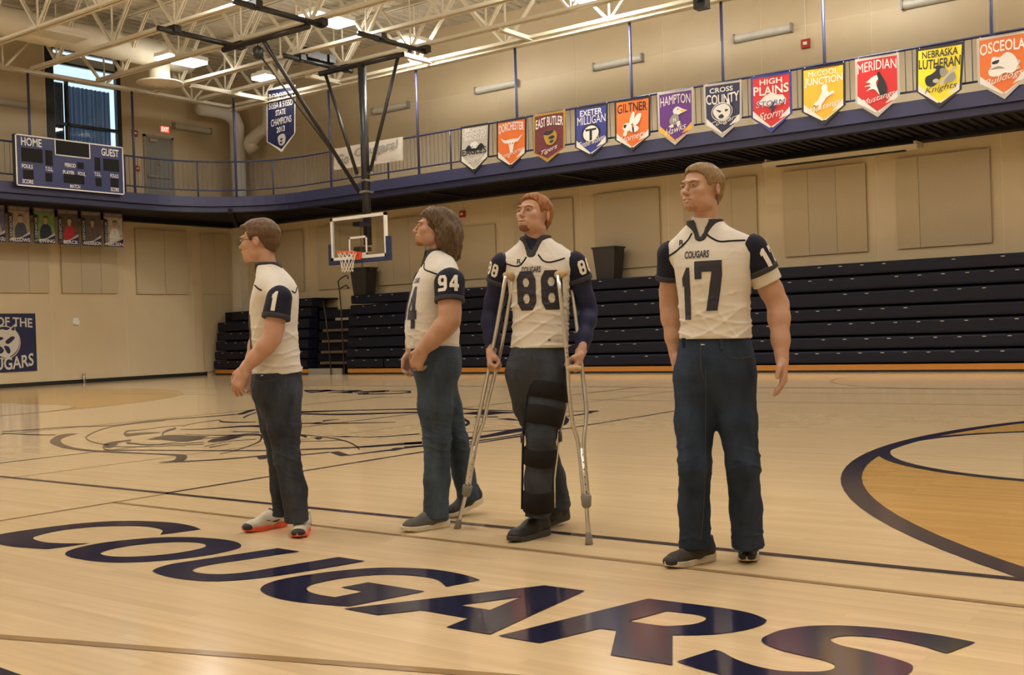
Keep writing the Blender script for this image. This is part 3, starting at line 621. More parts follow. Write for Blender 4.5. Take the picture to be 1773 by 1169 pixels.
def hrail(name, pts, label, r=.02):
    o = MB().tube(pts, r, 8).build(name, M_BLACKMET, None, True, loc=pts[0]); return tag(o, label, 'handrail', 'aisle handrails')
Yh = 22.55
def hp(x, y, Y=Yh): return onY(x, y, Y)
hrail('handrail', [(*hp(573, 640)[:2], .0), hp(569, 590), hp(564, 550), hp(560, 523)], 'straight black aisle post beside the first man')
o = hrail('handrail', [(*hp(596, 640)[:2], .0), hp(592, 560), hp(591, 540), hp(588, 505), hp(585.5, 487), hp(590, 482), hp(599, 477), hp(602, 478), hp(602.7, 483)], 'hooked black aisle handrail below the hoop net')
MB().tube([hp(587.3, 501), hp(592, 498), hp(599, 494), hp(602, 495.5), hp(602.6, 500)], .02, 8).build('hook', M_BLACKMET, o, True)
# ================================================================== scoreboard
def onwall(V, F, name, m, parent, X=None, Y=None, flip=False):
    W = [(X, u, v) for u, v in V] if X is not None else [(u, Y, v) for u, v in V]
    return mk(name, W, F, m, parent)
SX = XB+.16
sb = empty('scoreboard', (SX, 16.2, 5.1), 'navy scoreboard hung on the balcony front reading HOME and GUEST', 'scoreboard')
y0, y1, z0, z1 = 14.66, 17.70, 5.12, 6.41
navyb = mat('scoreboard_navy', (.022, .030, .115), .4, var=.05); dk = mat('display_glass', (.010, .008, .008), .6, spec=.2)
box('case', (SX-.14, y0, z0), (SX, y1, z1), mat('scoreboard_case', (.02, .02, .03), .5), sb)
box('face', (SX, y0+.03, z0+.03), (SX+.006, y1-.03, z1-.03), navyb, sb)
MB().box((SX, y0, z1-.03), (SX+.015, y1, z1)).box((SX, y0, z0), (SX+.015, y1, z0+.03)).box((SX, y0, z0), (SX+.015, y0+.03, z1)).box((SX, y1-.03, z0), (SX+.015, y1, z1)).build('border', M_WHITE, sb)
U = lambda f: y0+(y1-y0)*f
Wv = lambda f: z1-(z1-z0)*f
def disp(a, b, c, d): box('display', (SX+.006, U(a), Wv(d)), (SX+.012, U(b), Wv(c)), dk, sb)
for d in [(.05,.235,.25,.52), (.26,.325,.25,.55), (.80,.955,.28,.53), (.715,.77,.28,.55), (.06,.15,.68,.86), (.255,.315,.70,.87), (.865,.945,.68,.86), (.72,.775,.70,.87), (.42,.61,.68,.86), (.55,.61,.42,.55), (.355,.665,.03,.30)]: disp(*d)
MB().box((SX+.012, U(.345), Wv(.33)), (SX+.02, U(.675), Wv(.31))).box((SX+.012, U(.345), Wv(.33)), (SX+.02, U(.353), Wv(0))).box((SX+.012, U(.667), Wv(.33)), (SX+.02, U(.675), Wv(0))).build('clock_border', M_WHITE, sb)
for s, a, b, c, d in [('HOME',.05,.23,.05,.21), ('GUEST',.785,.955,.07,.225), ('PERIOD',.435,.535,.46,.54), ('PLAYER',.415,.52,.61,.69), ('FOUL',.555,.625,.61,.69), ('T.O.L.',.255,.325,.58,.66), ('T.O.L.',.71,.775,.58,.66), ('FOULS',.05,.145,.57,.65), ('FOULS',.865,.945,.585,.66), ('SCORE',.05,.145,.865,.945), ('SCORE',.865,.945,.865,.945), ('MATCH',.475,.57,.88,.955)]:
    V, F = fit_text(s, U(a), Wv(d), U(b), Wv(c), .015); onwall(V, F, 'lettering', M_WHITE, sb, X=SX+.010)
# ================================================================== hanging posters under the balcony
PX = -28.2
posters = [(-33, 8, 'OU', (.12,.10,.2), (.35,.3,.28), (.4,.35,.3), 'partly seen poster of an athlete at the left picture edge'),
 (13, 51, 'FELLOWS', (.33,.27,.2), (.5,.33,.24), (.06,.06,.09), 'hanging poster of an athlete against a pale doorway backdrop'),
 (57, 94, 'EWING', (.16,.26,.09), (.45,.3,.22), (.015,.02,.035), 'hanging poster with green field behind a dark-shirted athlete'),
 (99, 134.6, 'BERCK', (.10,.07,.05), (.5,.32,.24), (.42,.02,.03), 'hanging poster of an athlete in a red shirt'),
 (139.5, 174, 'ANDERSON', (.10,.085,.07), (.45,.3,.22), (.12,.08,.07), 'hanging poster of a long-haired athlete on a dark rocky backdrop'),
 (178.5, 212, 'NIELSEN', (.46,.40,.32), (.5,.33,.25), (.72,.70,.68), 'hanging poster of an athlete in a white jersey, last before the bare wall')]
pnavy = mat('poster_navy', (.02, .02, .085), .4); psil = mat('poster_silver', (.52, .50, .50), .4); phead = mat('poster_heading', (.13, .09, .09), .4)
for i, (xa, xb, nm, bg, skin, shirt, lab) in enumerate(posters):
    a, b = onX(xa, 358+.06*xa, PX), onX(xb, 358+.06*xb, PX); ya, yb = a[1], b[1]; zt, zb = 4.87, 3.90
    t = empty('hanging_poster', (PX, (ya+yb)/2, zb), lab, 'poster', 'senior posters under the balcony')
    w = yb-ya; u = lambda f: ya+w*f; v = lambda f: zt-(zt-zb)*f
    box('sheet', (PX-.006, ya, zb), (PX, yb, zt), pnavy, t)
    def q(name, pts, m, d): Vv, T = fill(pts); mk(name, [(PX+d, u(x), v(y)) for x, y in Vv], T, m, t)
    def e(name, cx, cy, rx, ry, m, d): q(name, [(cx+rx*math.cos(k*math.pi/10), cy+ry*math.sin(k*math.pi/10)) for k in range(20)], m, d)
    q('picture', [(.02, .13), (.98, .13), (.98, .74), (.3, .93), (.02, .96)], mat(f'poster_backdrop_{i}', bg, .5, var=.35, vscale=7), .002)
    q('heading_band', [(0, .0), (1, 0), (1, .13), (0, .13)], phead, .003)
    V, F = fit_text('CROSS COUNTY', u(.06), v(.11), u(.94), v(.03), .01); onwall(V, F, 'lettering', psil, t, X=PX+.005)
    sm = mat(f'poster_shirt_{i}', shirt, .5, var=.25, vscale=12); km = mat(f'poster_skin_{i}', skin, .5, var=.1)
    q('figure', [(.36, .52), (.48, .44), (.64, .44), (.78, .52), (.88, .80), (.3, .88), (.28, .66)], sm, .004)
    e('figure_head', .56, .33, .10, .085, km, .005); q('figure_neck', [(.51, .38), (.61, .38), (.62, .46), (.50, .46)], km, .0045)
    q('figure_hair', [(.45, .31), (.46, .25), (.56, .225), (.66, .25), (.67, .31), (.62, .27), (.5, .27)], mat('poster_hair', (.05, .03, .02), .5), .006)
    q('side_strip', [(.02, .16), (.22, .22), (.2, .86), (.02, .92)], mat('poster_side_strip', (.025, .02, .03), .5), .0035)
    V, F = fit_text('SENIOR', v(.85), -u(.18), v(.27), -u(.06), .01); onwall([(-yy, xx) for xx, yy in V], F, 'lettering', psil, t, X=PX+.0055)
    q('swoosh', [(.2, .92), (.6, .84), (.98, .68), (.98, .80), (.6, .90)], psil, .007); q('swoosh', [(.02, .97), (.5, .90), (.98, .76), (.98, .99), (.02, .99)], pnavy, .0075)
    V, F = fit_text(nm, u(.76 if len(nm) < 3 else .25 if len(nm) < 7 else .08), v(.975), u(.97), v(.875), .02); onwall(V, F, 'lettering', M_WHITE, t, X=PX+.010)
    for f in (.1, .9): MB().tube([(PX-.003, u(f), zt), (PX-.003, u(f), 4.9)], .004, 4).build('hanger_wire', M_BLACKMET, t)
# ================================================================== wall sign on the end wall
a = onX(61.7, 590, XW)[1]; WS = 3.0; zt, zb = 2.03, .43
sg = empty('wall_sign', (XW, a-WS/2, zb), 'navy wall sign with a cougar head reading HOME OF THE COUGARS', 'sign')
box('board', (XW, a-WS, zb), (XW+.03, a, zt), mat('sign_navy', (.018, .02, .07), .4), sg)
cy, cz = a-.92, 1.24
def lay(pts, m, d, name='emblem'):
    V, T = fill(pts); mk(name, [(XW+.03+d, y, z) for y, z in V], T, m, sg)
circ = lambda c, r, n=40: [(c[0]+r*math.cos(2*math.pi*k/n), c[1]+r*math.sin(2*math.pi*k/n)) for k in range(n)]
sgl = mat('sign_letter_white', (.62, .58, .50), .5); sgn = MATS['sign_navy']
lay(circ((cy, cz), .46), sgl, .002); lay(circ((cy, cz), .435), sgn, .003)
head = [(-.40,.05),(-.34,.22),(-.22,.32),(-.05,.36),(.10,.34),(.26,.46,1),(.34,.52,1),(.32,.34),(.40,.18),(.42,-.02),(.36,-.20),(.22,-.34),(.05,-.42),(-.10,-.38),(-.22,-.30),(-.36,-.22),(-.42,-.08)]
lay([(cy+p[0], cz+p[1]) for p in smooth_closed(head, 4)], sgl, .004)
for pts in ([(-.30,.10),(-.12,.06),(-.02,.12),(-.14,.16)], [(-.30,-.12),(-.12,-.10),(-.02,-.22),(-.12,-.30),(-.2,-.22)], [(.02,.02),(.2,.16),(.3,.12),(.12,-.04)], [(-.02,-.10),(.12,-.12),(.16,-.26),(.08,-.3)], [(-.34,-.02),(-.2,-.04),(-.24,-.09)], [(.20,.36),(.30,.44),(.29,.32)]):
    lay([(cy+p[0], cz+p[1]) for p in smooth_closed(pts, 3)], sgn, .006)
V, F = fit_text('HOME OF THE', a-2.1, zt-.40, a-.10, zt-.14, .02, arch=.05); onwall(V, F, 'lettering', sgl, sg, X=XW+.038)
V, F = fit_text('COUGARS', a-1.75, zb+.10, a-.10, zb+.45, .02, arch=-.10); onwall([(y, z+.06) for y, z in V], F, 'lettering', sgl, sg, X=XW+.038)
# ================================================================== ducts
DXc, DZc, DR = -25.05, 8.78, .36
du = empty('air_duct', (DXc, 17, DZc), 'large round cream air duct under the roof near the end wall', 'duct')
MB().tube([(DXc, 9.0, DZc), (DXc, 19.05, DZc)], DR, 28).build('pipe', M_CREAM, du, True)
for y in (12.0, 15.0, 18.0): MB().tube([(DXc, y-.03, DZc), (DXc, y+.03, DZc)], DR+.012, 28).build('collar', M_CREAM, du, True)
for y in (13, 16): MB().tube([(DXc, y, DZc), (DXc, y, ZC)], .015, 6).build('hanger_wire', M_METAL, du)
MB().tube([(DXc, 18.1, DZc-.2), (DXc, 18.1, 8.02)], .27, 24).build('drop', M_CREAM, du, True)
df = MB().lathe((DXc, 18.1, 7.93), [(.60, .10), (.62, .07), (.56, .05), (.44, .045), (.42, .0), (.30, .03), (.28, -.02), (.16, .02), (.14, -.03), (.05, .0)], 32).build('diffuser', M_CREAM, du, True)
vd = empty('vertical_duct', (-28.6, 23.3, 5.2), 'pale vertical air ducts joining at an elbow in the upper corner', 'duct')
cx, cy = -28.35, 23.35
MB().tube([(cx, cy, 5.24), (cx, cy, 8.0), (cx-.02, cy-.1, 8.25), (cx-.1, cy-.4, 8.40), (cx-.1, cy-1.4, 8.42)], .235, 20).build('riser', M_WHITE, vd, True)
P_ = [onY(440, 262, 23.3), onY(432, 250, 23.25), onY(440, 238, 23.3), onY(452, 228, 23.4), onY(462, 222, 23.45), onY(466, 205, 23.5), onY(466, 180, 23.5)]
MB().tube(catmull([(*p[:2], p[2]) for p in P_], 4), .20, 18).build('elbow', M_CREAM, vd, True)
MB().tube([(cx, cy, 6.9), (cx, cy, 6.96)], .25, 20).build('collar', M_CREAM, vd, True)
# ================================================================== ceiling-hung basketball hoop
ZP, ZD = 7.97, 7.84
hoop = None
bar0, bar1 = onZ(553, 128, ZD), onZ(699, 94, ZD); YMs = (bar0[1]+bar1[1])/2; XM = onZ(627, 111, ZD)[0]
hoop = empty('basketball_hoop', (XM, YMs, 3.0), 'ceiling-hung basketball hoop with glass backboard, orange rim and black steel frame', 'basketball hoop')
def ht(name, pts, r, m=M_BLACKMET, n=12): return MB().tube(pts, r, n).build(name, m, hoop, True)
ht('crossbar', [(bar0[0], YMs, ZD), (bar1[0], YMs, ZD)], .065)
mast = ht('mast', [(XM, YMs, ZD), (XM, YMs, 3.35)], .105, n=16)
def clamp(x, y, z): return MB().box((x-.13, y-.09, z-.03), (x+.13, y+.09, z+.13)).box((x-.05, y-.05, z-.06), (x+.05, y+.05, z+.16)).build('clamp', M_BLACK, hoop)
def pipe(pa, pb, trusses):
    A, B = onZ(*pa, ZP), onZ(*pb, ZP); x = (A[0]+B[0])/2
    ht('support_pipe', [(x, A[1], ZP), (x, B[1], ZP)], .062)
    for ty in trusses: clamp(x, ty, ZP)
    return x
xa = pipe((275, 48), (415, 82), (15.25, 17.1)); xb = pipe((403, 2), (548, 40), (15.25, 17.1)); xc = pipe((488, 97), (612, 123), (18.85, 20.4)); xd = pipe((618, 58), (740, 89), (18.85, 20.4))
fb0, fb1 = onZ(388, 87, ZD), onZ(533, 45, ZD); YF = (fb0[1]+fb1[1])/2
ht('crossbar', [(fb0[0], YF, ZD), (fb1[0], YF, ZD)], .065)
for x, y in ((xa, YF), (xb, YF), (xc, YMs), (xd, YMs)): box('drop_bracket', (x-.035, y-.035, ZD), (x+.035, y+.035, ZP), M_BLACK, hoop)
for px, py in ((563, 135), (690, 102)):
    top = onY(px, py, YMs); q = onY(617 if px < 600 else 639, 301, YMs-.02); ht('side_brace', [(top[0], YMs, ZD), (q[0], YMs, q[2])], .045)
q = onY(627, 302, YMs); MB().box((XM-.22, YMs-.03, q[2]-.03), (XM+.22, YMs+.03, q[2]+.03)).build('brace_plate', M_METAL, hoop)
tp = onY(455, 76, YF); q = onY(622, 333, YMs-.12); ht('diagonal_brace', [(tp[0], YF, ZD), (q[0], YMs-.12, q[2])], .05)
for z in (q[2], q[2]+.28): MB().box((XM-.14, YMs-.16, z-.025), (XM+.14, YMs+.12, z+.025)).build('brace_collar', M_METAL, hoop)
tp = onY(447, 92, YF); q2 = onY(603, 300, YMs-1.1); ht('fold_rod', [(tp[0], YF, tp[2]), (q2[0], YMs-1.1, q2[2])], .022)
MB().lathe((tp[0], YF, tp[2]-.12), [(.06, 0), (.12, .05), (.12, .22), (.05, .28)], 14).build('hoist', M_BLACKMET, hoop, True); ht('hoist_hanger', [(tp[0], YF, tp[2]+.1), (tp[0], YF, ZD)], .02)
wm = onZ(540, 106, ZP+.12)
MB().box((xc-.16, wm[1]-.55, ZP+.06), (xc+.16, wm[1]-.15, ZP+.32)).box((xc-.12, wm[1]-.12, ZP+.06), (xc+.12, wm[1]+.14, ZP+.24)).box((xc-.15, wm[1]+.2, ZP+.06), (xc+.15, wm[1]+.42, ZP+.26)).build('winch', M_BLACK, hoop)
YBB = YMs-.42
def bb(x, y): p = onY(x, y, YBB); return p
TLb, TRb = bb(572.6, 378.3), bb(671.4, 367); BLb, BRb = bb(575, 452), bb(668, 444.5)
xl, xr = (TLb[0]+BLb[0])/2, (TRb[0]+BRb[0])/2; zt, zb = (TLb[2]+TRb[2])/2, (BLb[2]+BRb[2])/2
fw = .075
MB().box((xl, YBB-.02, zt-fw), (xr, YBB+.04, zt)).box((xl, YBB-.02, zb), (xr, YBB+.04, zb+fw)).box((xl, YBB-.02, zb), (xl+fw, YBB+.04, zt)).box((xr-fw, YBB-.02, zb), (xr, YBB+.04, zt)).build('backboard_frame', M_WHITE, hoop)
box('backboard_glass', (xl+fw, YBB, zb+fw), (xr-fw, YBB+.012, zt-fw), mat('backboard_pane', (.93, .95, .93), .03, trans=1.0), hoop)
a, b = bb(604, 411), bb(636.7, 440.6); s0, s1, q0, q1 = a[0], b[0], b[2]+.0, a[2]; tw = .05
MB().box((s0, YBB-.012, q1-tw), (s1, YBB-.004, q1)).box((s0, YBB-.012, q0), (s1, YBB-.004, q0+tw)).box((s0, YBB-.012, q0), (s0+tw, YBB-.004, q1)).box((s1-tw, YBB-.012, q0), (s1, YBB-.004, q1)).build('target_square', M_WHITE, hoop)
padm = mat('navy_edge_pad', (.02, .028, .085), .6)
MB().box((xl-.07, YBB-.05, zb-.10), (xr+.09, YBB+.06, zb)).box((xl-.07, YBB-.05, zb), (xl, YBB+.06, zb+.42)).box((xr, YBB-.05, zb), (xr+.09, YBB+.06, zb+.48)).build('edge_pad', padm, hoop)
for z in (zt-.2, zb+.25): MB().box((XM-.12, YBB+.04, z-.05), (XM+.12, YMs, z+.05)).build('board_bracket', M_BLACKMET, hoop)
rimm = mat('orange_rim', (.75, .10, .03), .4)
RY = YBB-.16-.235; rc = onY(600.7, 437, RY); RX, RZ = rc[0], rc[2]; RX = (s0+s1)/2; RR = .235
ht('rim', [(RX+RR*math.cos(k*math.pi/16), RY+RR*math.sin(k*math.pi/16), RZ) for k in range(33)], .014, rimm, 8)
MB().box((RX-.13, YBB-.06, RZ-.17), (RX+.13, YBB-.012, RZ+.02)).box((RX-.06, YBB-.17, RZ-.05), (RX+.06, YBB-.05, RZ+.0)).build('rim_mount', rimm, hoop)
mb = MB(); NN = 12; lv = [(0, .235), (.10, .20), (.20, .17), (.30, .145), (.40, .135), (.46, .14)]
for k in range(NN):
    for s in (-1, 1):
        mb.tube([(RX+r*math.cos(2*math.pi*(k+s*.5*i)/NN), RY+r*math.sin(2*math.pi*(k+s*.5*i)/NN), RZ-.01-d) for i, (d, r) in enumerate(lv)], .006, 4)
net = mb.build('net', mat('white_net_cord', (.75, .71, .60), .8), hoop); net['kind'] = 'stuff'
# ================================================================== banners on the railing
def pm(n, c): return mat('print_'+n, c, .35)
COLS = dict(white=(.72,.69,.63), silver=(.46,.43,.38), grey=(.26,.25,.22), black=(.012,.012,.016), navy=(.016,.018,.06), blue=(.03,.04,.23), orange=(.68,.15,.02), maroon=(.13,.018,.025), gold=(.40,.24,.03), amber=(.80,.42,.03), purple=(.11,.025,.19), red=(.55,.02,.02), yellow=(.85,.70,.02), tan=(.42,.30,.14))
for k_, c_ in list(COLS.items()): COLS[k_] = pm(k_, c_)
def banner(name, TL, TR, BR, BL, TIP, Y, border, field, label, items, group, corner='white', thick=.05):
    W = [onY(*p, Y) for p in (TL, TR, BR, BL, TIP)]
    t = empty(name, (float((W[0][0]+W[1][0])/2), Y, float(W[4][2])), label, 'banner', group)
    wTL, wTR, wBR, wBL, wT = [np.array((p[0], p[2])) for p in W]
    hv = .74
    def mp(u, v, d):
        """u 0..1 across, v 0..1 down to the tip (v = .74 at the shoulders)"""
        if v <= hv: f = v/hv; p = (1-f)*((1-u)*wTL+u*wTR)+f*((1-u)*wBL+u*wBR)
        else:
            f = (v-hv)/(1-hv); p = ((1-u)*wBL+u*wBR); c = wT+((wBR-wBL)*(u-.5)); mid = (wBL+wBR)/2; p = p+(wT-mid)*f
        return (p[0], Y-d+.006*math.sin(u*7), p[1])
    def area(pts, m, d, nm): 
        Vv, T = fill(pts); mk(nm, [mp(x, y, d) for x, y in Vv], T, m, t)
    pent = lambda e, e2: [(e, e2), (1-e, e2), (1-e, hv-.0), (.5, 1-e*1.7), (e, hv)]
    def dens(P, n=8):
        o = []
        for a, b in zip(P, P[1:]+P[:1]): o += [(a[0]+(b[0]-a[0])*k/n, a[1]+(b[1]-a[1])*k/n) for k in range(n)]
        return o
    Vv, T = fill(dens(pent(0, 0))); n0 = len(Vv)
    mk('cloth', [mp(x, y, 0) for x, y in Vv]+[mp(x, y, -.008) for x, y in Vv], T+[tuple(n0+i for i in f[::-1]) for f in T], COLS[border], t)
    area(dens(pent(thick, thick*.9)), COLS[field], .003, 'field')
    if corner:
        area([(thick, .62), (.5, 1-thick*1.7), (.46, .985-thick*1.2), (thick, hv)], COLS[corner], .005, 'corner_flash'); area([(1-thick, .62), (.5, 1-thick*1.7), (.54, .985-thick*1.2), (1-thick, hv)], COLS[corner], .005, 'corner_flash')
        area([(.30, .80), (.5, .80), (.70, .80), (.5, 1-thick*1.7)], COLS[field], .0045, 'field_tip')
    dd = .007
    for it in items:
        dd += .0012
        if it[0] == 't':
            _, s, a, b, c, d, col, *r = it; sh = r[0] if r else 0; ar = r[1] if len(r) > 1 else 0; tl = r[2] if len(r) > 2 else 0
            V, F = fit_text(s, 0, 0, 1, 1, 0.0 if 'M' in s or sh else .016, sh)
            V2 = [(a+(b-a)*x, d+(c-d)*y-ar*(1-(2*x-1)**2)-tl*(x-.5)) for x, y in V]
            mk('lettering', [mp(x, y, dd) for x, y in V2], F, COLS[col], t)
        elif it[0] == 'e':
            _, cx, cy, rx, ry, col = it; area([(cx+rx*math.cos(k*math.pi/12), cy+ry*math.sin(k*math.pi/12)) for k in range(24)], COLS[col], dd, 'emblem')
        else: area([tuple(p) for p in smooth_closed(it[1], 3)], COLS[it[2]], dd, 'emblem')
    for u in (.06, .94):
        p = mp(u, .01, .0); MB().tube([(p[0], Y+.01, p[2]-.02), (p[0], Y+.05, p[2]+.03)], .008, 5).build('tie', M_WHITE, t)
G = 'pennant banners along the balcony railing'
YBn = YB-.03
banner('pennant_banner', (797.6,220), (847.6,212), (846,271), (796.7,280), (820.6,300.3), YBn, 'black', 'silver', 'silver and black pennant banner lettered EAGLES on the balcony railing', [('t','BRUNING',.16,.86,.06,.14,'white'), ('t','DAVENPORT',.1,.92,.15,.23,'white'), ('t','SHICKLEY',.15,.88,.24,.32,'white'), ('e',.5,.44,.14,.08,'white'), ('p',[(.18,.52),(.3,.42),(.4,.47),(.5,.40),(.62,.47),(.74,.42),(.84,.5),(.7,.56),(.3,.56)],'black'), ('e',.52,.43,.08,.05,'white'), ('t','EAGLES',.08,.92,.50,.64,'black'), ('t','Eagles',.24,.80,.68,.80,'white',.3,0,.08)], G)
banner('pennant_banner', (859.8,210.3), (911.5,201.8), (911,264), (860,273.8), (883.8,292), YBn, 'black', 'orange', 'orange pennant banner lettered DORCHESTER with a white longhorn skull', [('t','DORCHESTER',.08,.92,.10,.27,'white',0,.04), ('p',[(.14,.36,1),(.3,.42),(.42,.41),(.6,.41),(.72,.42),(.88,.34,1),(.74,.47),(.62,.49),(.58,.60),(.55,.68),(.47,.68),(.44,.6),(.4,.49),(.26,.47)],'white'), ('e',.46,.5,.02,.02,'orange'), ('e',.56,.5,.02,.02,'orange'), ('t','Longhorns',.14,.9,.64,.77,'white',.3,0,.10)], G)
banner('pennant_banner', (923.4,199), (978.4,189.7), (977.8,255.5), (923.4,265.4), (948,281), YBn, 'gold', 'maroon', 'maroon pennant banner lettered EAST BUTLER with a tiger head', [('t','EAST BUTLER',.08,.94,.12,.30,'white',0,.04), ('p',[(.34,.42),(.48,.35),(.66,.36),(.76,.45),(.74,.56),(.62,.64),(.46,.62),(.38,.54)],'gold'), ('p',[(.34,.42),(.44,.36),(.66,.36),(.60,.42),(.46,.44)],'black'), ('p',[(.48,.50),(.62,.46),(.70,.5),(.60,.53)],'black'), ('p',[(.52,.57),(.66,.55),(.6,.61)],'black'), ('t','Tigers',.26,.78,.68,.80,'white',.3,0,.10)], G, corner=None)
banner('pennant_banner', (995.4,186.3), (1052,177.3), (1052,245.6), (995.4,255.5), (1023,272.4), YBn, 'black', 'blue', 'blue pennant banner lettered EXETER MILLIGAN with a round T badge', [('t','EXETER',.16,.84,.08,.19,'white'), ('t','MILLIGAN',.08,.94,.20,.35,'white'), ('e',.5,.53,.30,.18,'black'), ('e',.5,.53,.24,.145,'white'), ('p',[(.32,.44,1),(.68,.44,1),(.66,.48,1),(.54,.48,1),(.54,.66,1),(.46,.66,1),(.46,.48,1),(.34,.48,1)],'black'), ('t','Timberwolves',.12,.92,.62,.74,'white',.3,0,.10)], G)
banner('pennant_banner', (1064,174.5), (1126,165), (1126,234.3), (1064.8,242.8), (1094.4,262.5), YBn, 'black', 'orange', 'orange pennant banner lettered GILTNER with a white hornet', [('t','GILTNER',.08,.92,.10,.27,'black',0,.02), ('p',[(.42,.44),(.48,.30),(.56,.26),(.56,.40),(.48,.48)],'white'), ('p',[(.52,.46),(.64,.32),(.76,.32),(.70,.46),(.58,.52)],'white'), ('e',.36,.53,.13,.08,'white'), ('e',.30,.51,.05,.035,'black'), ('e',.56,.58,.13,.06,'white'), ('p',[(.5,.55),(.54,.53),(.56,.63),(.52,.64)],'black'), ('p',[(.26,.62),(.36,.58),(.34,.68),(.24,.68)],'white'), ('t','Hornets',.16,.86,.66,.78,'white',.3,0,.08)], G)
banner('pennant_banner', (1138,161), (1200.3,151), (1201,221.6), (1140,230), (1169,251), YBn, 'silver', 'purple', 'purple pennant banner lettered HAMPTON with a grey and white hawk', [('t','HAMPTON',.08,.92,.11,.28,'white',0,.03), ('p',[(.44,.36),(.56,.31),(.70,.36),(.84,.40,1),(.66,.44),(.54,.47),(.46,.44)],'white'), ('e',.58,.36,.018,.012,'black'), ('p',[(.66,.385),(.82,.40,1),(.68,.415)],'amber'), ('p',[(.34,.52),(.46,.44),(.58,.46),(.60,.58),(.46,.64),(.34,.60)],'grey'), ('p',[(.30,.66),(.42,.62),(.44,.68)],'white'), ('p',[(.54,.60),(.64,.58),(.62,.66),(.56,.68)],'white'), ('t','H',.44,.52,.51,.58,'white'), ('t','Hawks',.2,.80,.66,.78,'white',.3,0,.10)], G, corner='amber')
banner('pennant_banner', (1217.8,146.8), (1284,137.5), (1284,207.5), (1220.6,217.4), (1250.8,238.5), YBn, 'silver', 'navy', 'navy pennant banner lettered CROSS COUNTY with a white cougar head', [('t','CROSS',.16,.78,.09,.18,'white'), ('t','COUNTY',.06,.94,.19,.37,'white',0,-.03), ('e',.48,.54,.29,.17,'white'), ('p',[(.60,.40,1),(.68,.30,1),(.70,.44)],'white'), ('e',.48,.54,.27,.155,'navy'), ('p',[(.24,.50),(.36,.42),(.56,.40),(.70,.48),(.70,.60),(.58,.68),(.40,.68),(.28,.60)],'white'), ('p',[(.32,.49),(.46,.52),(.42,.55)],'navy'), ('p',[(.38,.62),(.48,.58),(.54,.64),(.44,.66)],'navy'), ('p',[(.58,.50),(.66,.52),(.58,.55)],'navy'), ('t','Cougars',.16,.92,.66,.78,'white',.3,0,.10)], G)
banner('pennant_banner', (1299.8,133.3), (1369.9,122.6), (1371.6,195.8), (1300.4,204.8), (1335.8,229.2), YBn, 'blue', 'red', 'red and blue pennant banner lettered HIGH PLAINS with a storm cloud', [('t','HIGH',.22,.78,.08,.18,'white'), ('t','PLAINS',.07,.93,.19,.35,'white',0,-.02), ('p',[(.2,.50),(.28,.42),(.4,.36),(.54,.34),(.66,.38),(.80,.40),(.84,.50),(.7,.55),(.4,.56)],'white'), ('p',[(.52,.5,1),(.62,.5,1),(.56,.60,1),(.62,.60,1),(.48,.74,1),(.52,.62,1),(.46,.62,1)],'navy'), ('t','STORM',.13,.87,.46,.57,'white',.15), ('t','STORM',.15,.85,.47,.56,'blue',.15), ('t','Storm',.2,.80,.65,.78,'white',.3,0,.06)], G)
banner('pennant_banner', (1387.7,118.6), (1463.5,107), (1464,181.6), (1388,194.3), (1427.5,217), YBn, 'black', 'amber', 'amber yellow pennant banner lettered McCOOL JUNCTION with a rearing white horse', [('t','McCOOL',.16,.84,.08,.17,'white'), ('t','JUNCTION',.07,.94,.18,.34,'white',0,-.02), ('p',[(.46,.38),(.52,.33),(.60,.36),(.60,.43),(.64,.48),(.72,.46),(.76,.50),(.66,.53),(.58,.56),(.52,.62),(.46,.68),(.44,.74),(.38,.74),(.40,.66),(.32,.68),(.28,.64),(.38,.58),(.44,.50),(.48,.44)],'white'), ('p',[(.28,.66),(.34,.68),(.32,.72)],'black'), ('t','Mustangs',.16,.90,.65,.77,'white',.3,0,.10)], G)
banner('pennant_banner', (1480.5,102.7), (1556.5,90.2), (1558,167.4), (1481,180), (1519.7,202.8), YBn, 'silver', 'red', 'red pennant banner lettered MERIDIAN with a black horse head and flying mane', [('t','MERIDIAN',.06,.94,.10,.26,'white',0,.03), ('p',[(.28,.40,1),(.40,.34),(.54,.32),(.56,.36),(.48,.44),(.52,.56),(.56,.66),(.48,.58),(.40,.54),(.24,.56,1),(.36,.50),(.2,.48,1),(.36,.45),(.24,.41,1)],'white'), ('p',[(.50,.31),(.56,.27),(.60,.33),(.68,.44),(.72,.56),(.72,.70,1),(.64,.66),(.58,.72,1),(.54,.60),(.50,.50),(.54,.42)],'black'), ('t','Mustangs',.14,.90,.65,.77,'white',.3,0,.10)], G)
banner('pennant_banner', (1586,85), (1670,71), (1665,154.6), (1586,158.9), (1626.6,187), YBn, 'black', 'yellow', 'bright yellow pennant banner lettered NEBRASKA LUTHERAN with an armoured knight', [('t','NEBRASKA',.13,.88,.07,.19,'black'), ('t','LUTHERAN',.06,.94,.20,.36,'black',0,-.02), ('p',[(.20,.58),(.22,.50),(.34,.46),(.44,.40),(.40,.36),(.46,.33),(.60,.36),(.64,.42),(.56,.50),(.50,.58),(.40,.66),(.26,.66)],'black'), ('p',[(.52,.40),(.60,.38),(.68,.44),(.62,.51),(.54,.50)],'grey'), ('e',.44,.58,.07,.035,'silver'), ('p',[(.52,.62,1),(.80,.38,1),(.88,.36,1),(.84,.42,1),(.58,.66,1)],'silver'), ('p',[(.62,.60),(.80,.46),(.86,.56),(.76,.62)],'grey'), ('t','Knights',.2,.90,.65,.77,'navy',.3,0,.08)], G)
